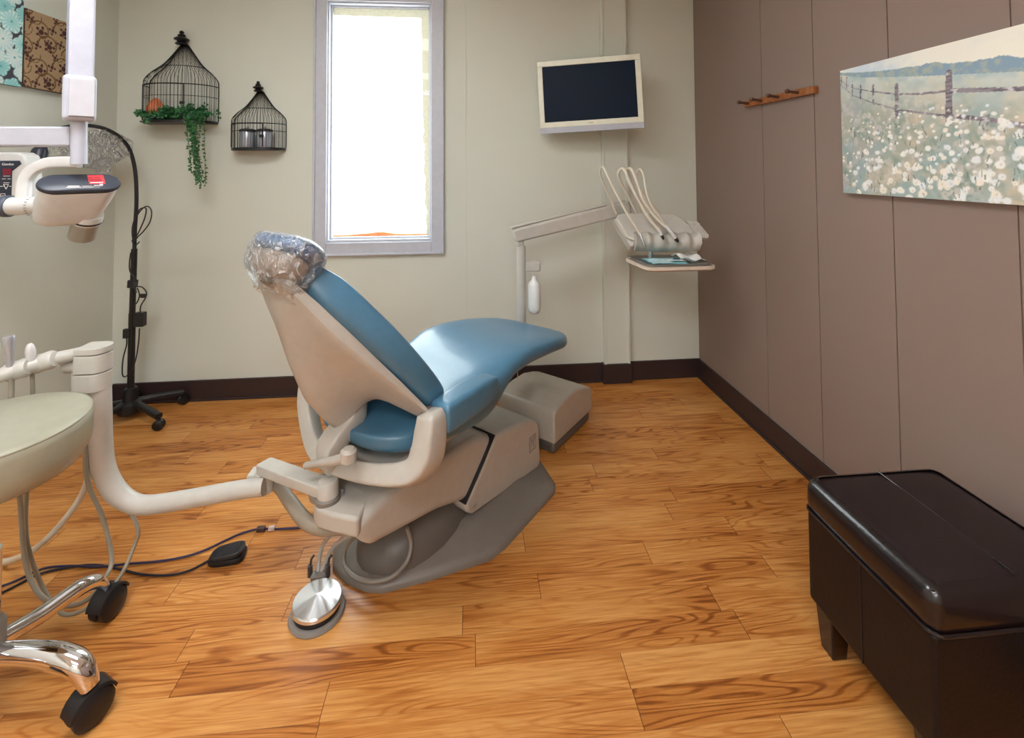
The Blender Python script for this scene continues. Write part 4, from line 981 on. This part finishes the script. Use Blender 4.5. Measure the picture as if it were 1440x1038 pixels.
# big meadow painting
XP = XR-.03
pTL, pBL = PX(1177, 101, XP), PX(1186, 271, XP)
pTR, pBR = PX(1440, 33, XP), PX(1440, 289, XP)
eu = ((pBR-pBL)); eu.x = 0; eu.normalize(); evv = Vector((0, -eu.z, eu.y)); 
if evv.z < 0: evv = -evv
LUm = (pTL.y-.86); LVm = (pTL-pBL).dot(evv)
def toUV(px_, py_):
    p = PX(px_, py_, XP)-pBL; return (p.dot(eu), p.dot(evv))
Z3 = 3.4286
def zz(x, y): return toUV(1020+x/Z3, y/Z3)
def meadow(U_, V_):
    f = U_/LUm; n1 = vnoise(U_, V_, 14, 22, 1); n2 = vnoise(U_, V_, 60, 60, 2); n3 = vnoise(U_+V_*.4, V_, 40, 18, 9)
    sky = np.zeros(U_.shape+(3,))+np.array([236, 236, 226.])
    sky = mixc(sky, (200, 216, 230), np.clip((n1-.45)*3, 0, .8)*np.clip(1.3-f*1.6, 0, 1)); sky = mixc(sky, (244, 238, 220), np.clip(f*1.3-.3, 0, 1)*.7)
    hor = np.interp(U_, [0, .1, .3, .63, 1], [LVm*.965, LVm*.905, LVm*.83, LVm*.725, LVm*.66])
    trh = .010+.030*np.clip(f*2, 0, 1)*(.6+.8*vnoise(U_, V_*0, 22, 1, 5))
    tree = (V_ < hor+trh) & (V_ >= hor); c = sky
    c = np.where(tree[..., None], mixc(np.zeros_like(sky)+np.array([138, 164, 184.]), (168, 180, 172), np.clip((n2-.45)*4, 0, 1)), c)
    ground = V_ < hor
    far = np.zeros_like(sky)+np.array([206, 214, 208.]); far = mixc(far, (160, 186, 190), np.clip((n1-.42)*4, 0, 1)*.7); far = mixc(far, (214, 210, 190), np.clip((n3-.5)*4, 0, 1)*.6)
    near = np.zeros_like(sky)+np.array([172, 176, 162.]); near = mixc(near, (136, 156, 146), np.clip((n3-.45)*5, 0, 1)*.8)
    near = mixc(near, (204, 202, 196), np.clip((n2-.48)*5, 0, 1)*.8); near = mixc(near, (214, 196, 170), np.clip((vnoise(U_, V_, 9, 14, 33)-.52)*6, 0, 1)*.75*np.clip(f*2.2, 0.15, 1))
    near = mixc(near, (152, 176, 176), np.clip((vnoise(U_, V_, 12, 12, 44)-.55)*6, 0, 1)*.8)
    near = mixc(near, (176, 170, 182), np.clip(.25-f, 0, 1)*2.2*np.clip((n1-.3)*2, 0, 1))
    dep = np.clip((hor-V_)/(.30*LVm), 0, 1)
    g = far*(1-dep[..., None])+near*dep[..., None]
    c = np.where(ground[..., None], g, c)
    # fence
    wood = np.zeros_like(sky)+np.array([150, 142, 150.]); wood = mixc(wood, (112, 104, 114), np.clip((vnoise(U_, V_, 20, 160, 6)-.45)*5, 0, 1)); wood = mixc(wood, (206, 204, 208), np.clip((vnoise(U_, V_, 50, 120, 7)-.58)*8, 0, 1))
    up = [(540, 378, 2), (610, 425, 3), (700, 440, 5), (830, 456, 9), (950, 452, 10), (1062, 440, 12), (1100, 437, 22), (1440, 428, 22), (1800, 420, 26), (2300, 410, 28)]
    lo = [(545, 402, 2), (620, 462, 3), (700, 492, 5), (830, 530, 8), (1062, 558, 12), (1100, 560, 20), (1250, 575, 22), (1440, 606, 30), (1800, 660, 32), (2300, 720, 36)]
    for rail in (up, lo):
        for a, b_ in zip(rail, rail[1:]):
            p, q = zz(a[0], a[1]), zz(b_[0], b_[1]); dist, t_ = segd(U_, V_, p, q)
            w0 = abs(zz(a[0], a[1]+a[2])[1]-p[1])*.5; w1 = abs(zz(b_[0], b_[1]+b_[2])[1]-q[1])*.5
            m = dist < (w0+(w1-w0)*t_)*(1+.25*(n2-.5)); c = np.where(m[..., None], wood, c)
    for x, y0_, y1_, w_ in ((560, 365, 410, 3), (585, 372, 425, 4), (612, 392, 462, 6), (652, 412, 475, 8), (713, 412, 505, 10), (826, 410, 560, 18), (1078, 352, 590, 34), (1262, 560, 625, 12), (2050, 260, 800, 60)):
        p, q = zz(x, y0_), zz(x, y1_); dist, t_ = segd(U_, V_, p, q); ww = abs(zz(x+w_, y0_)[0]-p[0])*.5
        m = dist < ww; c = np.where(m[..., None], wood*.96, c)
    rd = random.Random(5)
    for i in range(400):
        fu = rd.random()**.85; u0 = fu*LUm; v0 = rd.random()**.9*LVm*(.62-.05*fu)
        hz__ = np.interp(u0, [0, .3, .63, 1], [.9, .8, .7, .6]); dd_ = 1-v0/(LVm*.62)
        r_ = (.0042+.0102*dd_)*(.6+.9*rd.random())*(.65+.6*fu)
        dist = np.hypot((U_-u0), (V_-v0)*1.12)+(n2-.5)*r_*.9; m = np.clip((r_-dist)/(r_*.35), 0, 1)*.93
        cc_ = rd.choice([(242, 243, 240), (238, 238, 232), (232, 237, 240), (240, 234, 222)])
        c = mixc(c, cc_, m)
        if rd.random() < .55:
            m2 = np.clip((r_*.32-np.hypot(U_-u0-.1*r_, (V_-v0)+.1*r_))/(r_*.2), 0, 1)*.6; c = mixc(c, (206, 196, 160), m2)
    for i in range(160):
        u0 = rd.random()*LUm; v0 = rd.random()*LVm*.5; l_ = rd.uniform(.006, .02); a = rd.uniform(-.5, .5)
        dist, t_ = segd(U_, V_, (u0, v0), (u0+l_*a, v0+l_)); m = (dist < .0014)*.75
        c = mixc(c, rd.choice([(92, 110, 100), (118, 132, 110), (86, 92, 100), (220, 220, 210)]), m)
    return c
mp_ = painted('meadow_painting', 'wide unframed canvas of a white flower meadow with rail fence', 'painting', pBL, eu, evv, LUm, LVm, .03, meadow, attr_mat('meadow_paint', .6, .25), .0023)
canvas_body(mp_, pBL, eu, evv, LUm, LVm, Vector((XR-XP-.001, 0, 0)), mat('canvas_white', (214, 212, 206), .8))
# left canvases
XQ = XL+.03
def canvas_left(pxa, pxb, ytop_a, ybot_a, fn, nm, lb, edge, ex=0.):
    # pxa = near (left) edge pixel, pxb = far (right)
    b0, t0, b1 = PX(pxa, ybot_a, XQ), PX(pxa, ytop_a, XQ), PX(pxb, 100, XQ)
    e = Vector((0, 1, 0)); v_ = Vector((0, 0, 1)); org = b0-e*ex; LU_, LV_ = b1.y-b0.y+ex, t0.z-b0.z
    T = painted(nm, lb, 'wall art', org, e, v_, LU_, LV_, .03, fn, attr_mat(nm+'_print', .75), .0032)
    canvas_body(T, org, e, v_, LU_, LV_, Vector((-.029, 0, 0)), edge)
def scroll(U_, V_):
    n = vnoise(U_, V_, 80, 80, 3); c = np.zeros(U_.shape+(3,))+np.array([168, 142, 110.]); c = mixc(c, (156, 128, 98), n*.6)
    rd = random.Random(2)
    Pp = .125
    motif = []
    for i in range(-1, 5):
        for j in range(-1, 5): motif.append((i*Pp*1.0+(.08 if j % 2 else 0), j*Pp*.72+.03*(i % 2)))
    for (u0, v0) in motif:
        rr_ = .058; dx, dy = U_-u0, V_-v0; rr = np.hypot(dx, dy); an = np.arctan2(dy, dx)
        m = (np.abs(rr-(.036+.008*an)) < .0034) & (an > -2.6); c = np.where(m[..., None], np.array([104, 78, 44.]), c)
        m = (np.abs(np.hypot(dx-.05, dy+.03)-.03) < .0018) & (dy+.03 < .012); c = np.where(m[..., None], np.array([102, 76, 44.]), c)
        for (ox_, oy_, r_, ph, pt2) in ((0, 0, .030, 0, 5), (.06, .024, .022, 1, 4), (.032, -.044, .018, 2, 4)):
            ddx, ddy = U_-u0-ox_, V_-v0-oy_; r2 = np.hypot(ddx, ddy); a2 = np.arctan2(ddy, ddx)
            m = r2 < r_*(.72+.34*np.cos(pt2*a2+ph)); m &= ~((np.abs(r2-r_*.5) < .0016)); c = np.where(m[..., None], np.array([72, 40, 40.]), c)
    return c
def floral(U_, V_):
    c = np.zeros(U_.shape+(3,))+np.array([66, 68, 74.]); rd = random.Random(9)
    n = vnoise(U_, V_, 50, 50, 8)
    for i in range(-1, 7):
        for j in range(-1, 9):
            u0, v0 = i*.085+(.04 if j % 2 else 0)+rd.uniform(-.012, .012), j*.068+rd.uniform(-.012, .012); dx, dy = U_-u0, V_-v0
            r_ = np.hypot(dx, dy); a_ = np.arctan2(dy, dx)+rd.uniform(0, 6); R0 = rd.uniform(.042, .054)*(.78+.22*np.abs(np.cos(2.5*a_)))
            m = np.clip((R0-r_)/.002, 0, 1); pal = rd.choice([((126, 190, 190), (200, 226, 222)), ((150, 206, 204), (226, 234, 230)), ((214, 224, 220), (150, 200, 200))])
            pet = np.array(pal[0])*1.0+(np.array(pal[1])-np.array(pal[0]))*(np.clip(r_/.05, 0, 1)*(.5+.5*np.cos(15*a_+3*n)))[..., None]
            c = c*(1-m[..., None])+pet*m[..., None]
            m = np.clip((.006-r_)/.002, 0, 1); c = mixc(c, (96, 160, 164), m)
    return c
canvas_left(33, 100, 10, 121, scroll, 'brown_floral_canvas', 'square brown canvas with dark scrolling flowers behind the vertical post', mat('brown_canvas_edge', (96, 70, 52), .8))
canvas_left(0, 31, -12, 117, floral, 'teal_floral_canvas', 'teal and white floral canvas cut by the left edge', mat('teal_canvas_edge', (132, 168, 166), .8), .20)

# ------------------------------------------------------------------ x-ray unit
xy = 1.55
xt = Thing('xray_unit', 'white wall-arm dental x-ray head with black cap and vertical post', 'x-ray unit', PY(114, 110, xy))
pcx = PY(113, 110, xy)
w2 = PY(131, 60, xy).x-PY(97, 60, xy).x
def vbox(px0, px1, py0, py1, yy, dp): 
    a, c = PY(px0, py1, yy), PY(px1, py0, yy); return MB().box2((a.x, yy-dp/2, a.z), (c.x, yy+dp/2, c.z))
XA = R(38); XRM = Matrix.Rotation(XA, 3, 'Z')
def xbox(px_, py0_, py1_, w_, dp, off=0.):
    a, c = PY(px_, py1_, xy), PY(px_, py0_, xy); m_ = (a+c)/2
    return MB().box(m_+XRM @ Vector((0, off, 0)), (w_, dp, abs(c.z-a.z)), XRM)
pt_ = PY(114, 112, xy); 
xt.add('vertical_post', MB().box((pt_.x, pt_.y, (pt_.z+ZC)/2), (.060, .060, ZC-pt_.z), XRM), lav, bevel=.006)
xt.add('post_side_cover', MB().box(Vector((pt_.x, pt_.y, (pt_.z+ZC)/2))+XRM @ Vector((-.032, 0, 0)), (.006, .05, ZC-pt_.z), XRM), mat('cover_gray', (120, 124, 136), .5), bevel=.001)
xt.add('knuckle_cover', xbox(112, 108, 171, .078, .082), lav, bevel=.012, seg=4)
xt.add('knuckle_panel', xbox(115, 114, 165, .058, .004, -.042), mat('cool_panel', (196, 197, 204), .4), bevel=.001)
e0, e1 = PY(111, 170, xy), PY(111, 231, xy)
xt.add('swivel', MB().cyl(e1, e0, .0205, 28), lav)
aL = PY(104, 192, xy)
xt.add('horizontal_arm', MB().box2((XL, xy-.022, aL.z-.032), (aL.x, xy+.022, aL.z+.030)), lav, bevel=.008)
# yoke
yk = [PY(112, 228, xy), PY(85, 228, xy), PY(66, 230, xy), PY(48, 238, xy), PY(37, 252, xy), PY(34, 268, xy-.005), PY(33, 285, xy-.01)]
xt.add('yoke', MB().tube(yk, 1, 16, 5, sq=(.0125, .017)), white_p, angle=60)
br_ = xt.add('barrel', MB().cyl(PY(14, 290, xy-.01), PY(66, 288, xy-.01), .027, 26), white_p)
xt.add('barrel_cap', MB().lathe([(.030, 0), (.033, .004), (.033, .018), (.024, .024)], PY(16, 290, xy-.01), (-1, 0, 0), 26), mat('slate_cap', (70, 78, 92), .4), br_)
tk = MB()
for k in range(9):
    a_ = R(-60+k*18); r_ = .0293; p = PY(47, 290, xy-.01); d1 = Vector((0, -math.cos(a_), math.sin(a_)))*r_
    tk.box(p+d1, (.006, .0015, .0015))
xt.add('angle_marks', tk, black, br_)
# head: local frame
hc = PY(113, 257, xy); ea_ = (Matrix.Rotation(R(42), 3, 'Z') @ Vector((1, 0, 0))); en_ = Matrix.Rotation(R(42), 3, 'Z') @ Vector((-.02, -.60, .80)); SX = .66; eb_ = en_.cross(ea_).normalized(); en_ = ea_.cross(eb_)
def XH(a_, b_, c_): return hc+ea_*a_*SX+eb_*b_*SX+en_*c_*SX*(1.25 if c_ < -.02 else 1)
def stad(L_, r_, c_, oa=0., ob=0., m=12):
    out = []
    for k in range(m+1): t_ = R(-90+180*k/m); out.append(XH(oa+L_+r_*math.cos(t_), ob+r_*math.sin(t_), c_))
    for k in range(m+1): t_ = R(90+180*k/m); out.append(XH(oa-L_+r_*math.cos(t_), ob+r_*math.sin(t_), c_))
    return out
rs = [stad(.075, .056, -.010), stad(.076, .060, -.016), stad(.078, .062, -.03, -.004), stad(.074, .062, -.08, -.016), stad(.066, .060, -.135, -.030), stad(.060, .056, -.165, -.038), stad(.048, .045, -.178, -.042)]
hd_ = xt.add('tube_head', MB().rings(rs), white_p, angle=60)
cp = xt.add('head_cap', MB().rings([stad(.081, .0605, -.016), stad(.082, .062, -.012), stad(.082, .062, .0), stad(.080, .059, .004)]), mat('slate_black', (52, 58, 70), .38), hd_, angle=45)
xt.add('cap_rim', MB().rings([stad(.0795, .0615, -.018), stad(.0835, .0635, -.014), stad(.0835, .0635, -.008), stad(.079, .060, -.007)]), black, hd_, angle=45)
def patch(a0, a1, b0, b1, c_, m, nm, par, skew_=0., th=.001):
    vs = [XH(a0, b0, c_), XH(a1, b0, c_), XH(a1-skew_, b1, c_), XH(a0-skew_, b1, c_)]; vs += [v_+en_*th for v_ in vs]
    return xt.add(nm, MB().add(vs, [(3, 2, 1, 0), (4, 5, 6, 7), (0, 1, 5, 4), (1, 2, 6, 5), (2, 3, 7, 6), (3, 0, 4, 7)]), m, par, smooth=False)
redm = mat('red_label', (214, 62, 70), .5); patch(.030, .088, -.018, .050, .004, redm, 'warning_sticker', cp, .004)
dred = mat('red_label_print', (150, 30, 44), .5); wpm = mat('label_white', (230, 225, 225), .6)
lp = MB()
for (a0, a1, b0) in ((.026, .046, .026), (.05, .072, .026), (.030, .074, .012), (.033, .076, .002)):
    vs = [XH(a0, b0, .0068), XH(a1, b0, .0068), XH(a1-.001, b0+.005, .0068), XH(a0-.001, b0+.005, .0068)]; lp.add(vs, [(0, 1, 2, 3)])
xt.add('sticker_print', lp, dred, cp, smooth=False)
lp = MB()
for (a0, a1, b0, h_) in ((.034, .080, -.013, .006), (-.045, -.005, -.036, .005), (-.050, .0, -.044, .0045), (.045, .078, -.034, .004), (.066, .078, -.027, .005), (.0, .038, -.035, .0012), (.005, .04, -.04, .0012), (.002, .042, -.045, .0012), (-.045, .065, -.050, .0012), (.04, .075, -.041, .0012)):
    vs = [XH(a0, b0, .0072), XH(a1, b0, .0072), XH(a1, b0+h_, .0072), XH(a0, b0+h_, .0072)]; lp.add(vs, [(0, 1, 2, 3)])
xt.add('label_print', lp, wpm, cp, smooth=False)
# cone
k_ = XH(.040, -.005, -.150); kd_ = (-en_+ea_*-.12+eb_*-.10).normalized(); ks = .88
xt.add('cone_socket', MB().lathe([(r_*ks, h_*ks) for r_, h_ in [(.044, .0), (.046, .02), (.045, .03), (.044, .036)]], k_, kd_, 32), white_p, hd_)
xt.add('cone_ring', MB().lathe([(r_*ks, h_*ks) for r_, h_ in [(.046, .022), (.0475, .024), (.0475, .028), (.045, .03)]], k_, kd_, 32), black, hd_)
xt.add('cone', MB().lathe([(r_*ks, h_*ks) for r_, h_ in [(.038, .034), (.041, .036), (.041, .105), (.038, .107), (.036, .08)]], k_, kd_, 32), mat('cone_gray', (150, 144, 132), .35, .3), hd_)

# control panel on the left wall
cyy = 1.92
pa, pb_ = PY(37, 214, cyy), PY(37, 306, cyy)
cpn = Thing('xray_control_panel', 'white x-ray control panel with dark keypad face behind the yoke at far left', 'control panel', (XL+.1, cyy, pb_.z))
zt_, zb_ = pa.z, pb_.z; x1_ = pa.x
pol = [(XL, zt_), (x1_-.03, zt_), (x1_-.008, zt_-.012), (x1_, zt_-.035), (x1_+.012, zb_+.06), (x1_+.002, zb_+.02), (x1_-.03, zb_+.008), (XL, zb_-.006)]
cpn.add('housing', MB().prism(pol, lambda a, b_, h: Vector((a, h, b_)), cyy, cyy+.07), white_p, bevel=.01)
q0, q1 = PY(29, 226, cyy-.002), PY(22, 298, cyy-.002)
fa = MB().prism([(XL+.02, q0.z), (q0.x-.004, q0.z), (q0.x+.002, q0.z-.012), (q0.x-.03, q0.z-.04), (q0.x-.03, q1.z+.02), (XL+.02, q1.z)], lambda a, b_, h: Vector((a, h, b_)), cyy-.004, cyy+.002)
cpn.add('keypad_face', fa, mat('keypad_navy', (36, 44, 60), .4), bevel=.001)
def pbox(px0, px1, py0, py1, m, nm):
    a, c = PY(px0, py1, cyy-.0055), PY(px1, py0, cyy-.0055); cpn.add(nm, MB().box2((a.x, cyy-.0065, a.z), (c.x, cyy-.004, c.z)), m, smooth=False)
pbox(4, 16, 237, 246, mat('display_red', (120, 20, 44), .3), 'display')
tm = frame(PY(11, 231, cyy-.0045), (1, 0, 0), (0, 0, 1))
text('logo_text', 'Gendex', .013, tm, wpm, cpn)
b = MB()
for x0_, x1__, y_ in ((5, 14, 247.5), (3, 8, 251.5), (11, 15, 251.5), (5, 13, 257), (0, 4, 262), (13, 16, 262)):
    a_, c_ = PY(x0_, y_+.5, cyy-.005), PY(x1__, y_-.3, cyy-.005); b.box2((a_.x, cyy-.006, a_.z), (c_.x, cyy-.004, c_.z))
tri = [PY(5, 259.5, cyy-.006), PY(12, 259.5, cyy-.006), PY(8.5, 266, cyy-.006)]
for i in range(3): b.tube([tri[i], tri[(i+1) % 3]], .0012, 5)
sqr = [PY(1, 272.5, cyy-.006), PY(7, 272.5, cyy-.006), PY(7, 278, cyy-.006), PY(1, 278, cyy-.006)]
for i in range(4): b.tube([sqr[i], sqr[(i+1) % 4]], .0012, 5)
b.box(PY(4, 275.3, cyy-.006), (.005, .002, .003))
cpn.add('key_marks', b, wpm, smooth=False)

# ------------------------------------------------------------------ black rolling stand with gooseneck lamp in a bag
sb = PZ(183, 588, 0); sY = sb.y
rs_ = Thing('rolling_stand', 'black rolling gooseneck stand with coiled cables in the left corner', 'equipment stand', (sb.x, sY, 0))
ptop = PY(190, 335, sY)
b = MB().cyl((sb.x, sY, .05), PY(186, 440, sY), .0165, 18); b.cyl(PY(186, 440, sY), PY(189, 350, sY), .0145, 18)
rs_.add('pole', b, blackm)
rs_.add('pole_clamp', MB().cyl(PY(186, 404, sY), PY(187, 394, sY), .024, 18).box(PY(186, 400, sY-.02), (.03, .03, .03)), black, bevel=.003)
sE = PX(60, 203, XL+.13).y
def gy_(px_): return sY+(sE-sY)*max(0, min(1, (188-px_)/125))
gn = [PY(a_, c_, gy_(a_)) for a_, c_ in ((189, 352), (190, 320), (192, 280), (190, 240), (182, 210), (168, 193), (150, 182), (128, 177), (105, 177), (80, 182), (66, 192), (60, 204))]
rs_.add('gooseneck', MB().tube(gn, .0095, 12, 6), black)
rs_.add('lamp_head', MB().lathe([(.010, 0), (.017, .008), (.028, .03), (.031, .075), (.027, .08)], PY(60, 203, sE), (-.1, -.25, -1), 20), mat('lamp_navy', (34, 36, 52), .35))
rs_.add('hub', MB().lathe([(.055, .035), (.062, .05), (.06, .085), (.035, .10), (.03, .16), (.022, .165)], (sb.x, sY, 0), (0, 0, 1), 24), black)
for an, L_ in ((-30, .265), (33, .235), (112, .14), (186, .175), (252, .21)):
    a_ = R(an); d1 = Vector((math.cos(a_), math.sin(a_), 0)); p = Vector((sb.x, sY, 0))
    lg = rs_.add('leg', MB().tube([p+d1*.04+Vector((0, 0, .085)), p+d1*L_*.6+Vector((0, 0, .078)), p+d1*L_+Vector((0, 0, .068))], 1, 12, 3, sq=(.017, .013)), black, angle=60)
    tip = p+d1*L_; ax_ = Vector((-math.sin(a_+.6), math.cos(a_+.6), 0)); cb = MB().cyl(tip+Vector((0, 0, .03)), tip+Vector((0, 0, .068)), .008, 10)
    for sg in (-1, 1): cb.lathe([(.01, .002), (.022, .002), (.026, .006), (.026, .014), (.02, .018)], tip+Vector((0, 0, .026)), ax_*sg, 18)
    rs_.add('caster', cb, black, lg)
# cables and adapter
rs_.add('power_adapter', MB().box(PY(197, 449, sY-.01), (.05, .035, .075)), black, bevel=.005)
rs_.add('cable_box', MB().box(PY(178, 469, sY-.02), (.03, .02, .05)), black, bevel=.004)
def cabl(pix, y_=None, r=.0032):
    y_ = y_ or sY-.025; return MB().tube([PY(a_, c_, y_) for a_, c_ in pix], r, 6, 6)
for cpx in ([(190, 350), (186, 330), (188, 312), (198, 296), (207, 290), (213, 297), (211, 312), (202, 325), (194, 333), (187, 342)],
            [(189, 310), (196, 295), (205, 293), (204, 305), (198, 320), (192, 332), (186, 338), (190, 345), (196, 340)],
            [(184, 355), (182, 370), (183, 382), (189, 390), (188, 400), (192, 412)],
            [(191, 403), (200, 404), (206, 412), (204, 420), (198, 430), (197, 440)],
            [(196, 462), (195, 480), (191, 505), (184, 522), (176, 530), (172, 525), (173, 505), (178, 485), (178, 475)],
            [(193, 405), (196, 415), (193, 425), (188, 430)]):
    rs_.add('cable', cabl(cpx), black)
rs_.add('cable_tag', MB().box(PY(201, 416, sY-.027), (.026, .004, .022)), black)
# clear bag over the gooseneck
b = MB(); rd = random.Random(8); rs = []
for i, (px_, py_, h_, dp_) in enumerate(((72, 214, 14, .04), (82, 214, 20, .05), (95, 213, 24, .06), (115, 213, 26, .06), (132, 212, 27, .055), (148, 212, 27, .05), (160, 210, 24, .04), (172, 209, 16, .03), (184, 210, 8, .02))):
    yq = gy_(px_); c_ = PY(px_, py_, yq); rz_ = abs(PY(px_, py_-h_, yq).z-c_.z); ring = []
    for k in range(26):
        a_ = 2*math.pi*k/26; j = rd.uniform(.78, 1.12)
        ring.append(c_+Vector((rd.uniform(-.01, .01), math.cos(a_)*dp_*j, math.sin(a_)*rz_*j+(.02*i/8 if math.sin(a_) > 0 else 0))))
    rs.append(ring)
b.rings(rs, cap=False)
b2 = MB().tube([PY(140, 225, gy_(140)-.02), PY(148, 240, gy_(148)-.02), PY(146, 252, gy_(146)-.02)], [.05, .03, .02], 16, 3)
b.add(b2.v, b2.f)
single('clear_bag', b, film, 'crumpled clear plastic bag around the gooseneck behind the x-ray head', 'plastic bag', subsurf=1)

# ------------------------------------------------------------------ view settings
vs_ = bpy.context.scene.view_settings
vs_.view_transform = 'Standard'; vs_.look = 'None'; vs_.exposure = 0.52; vs_.gamma = 1.0; vs_.use_curve_mapping = False
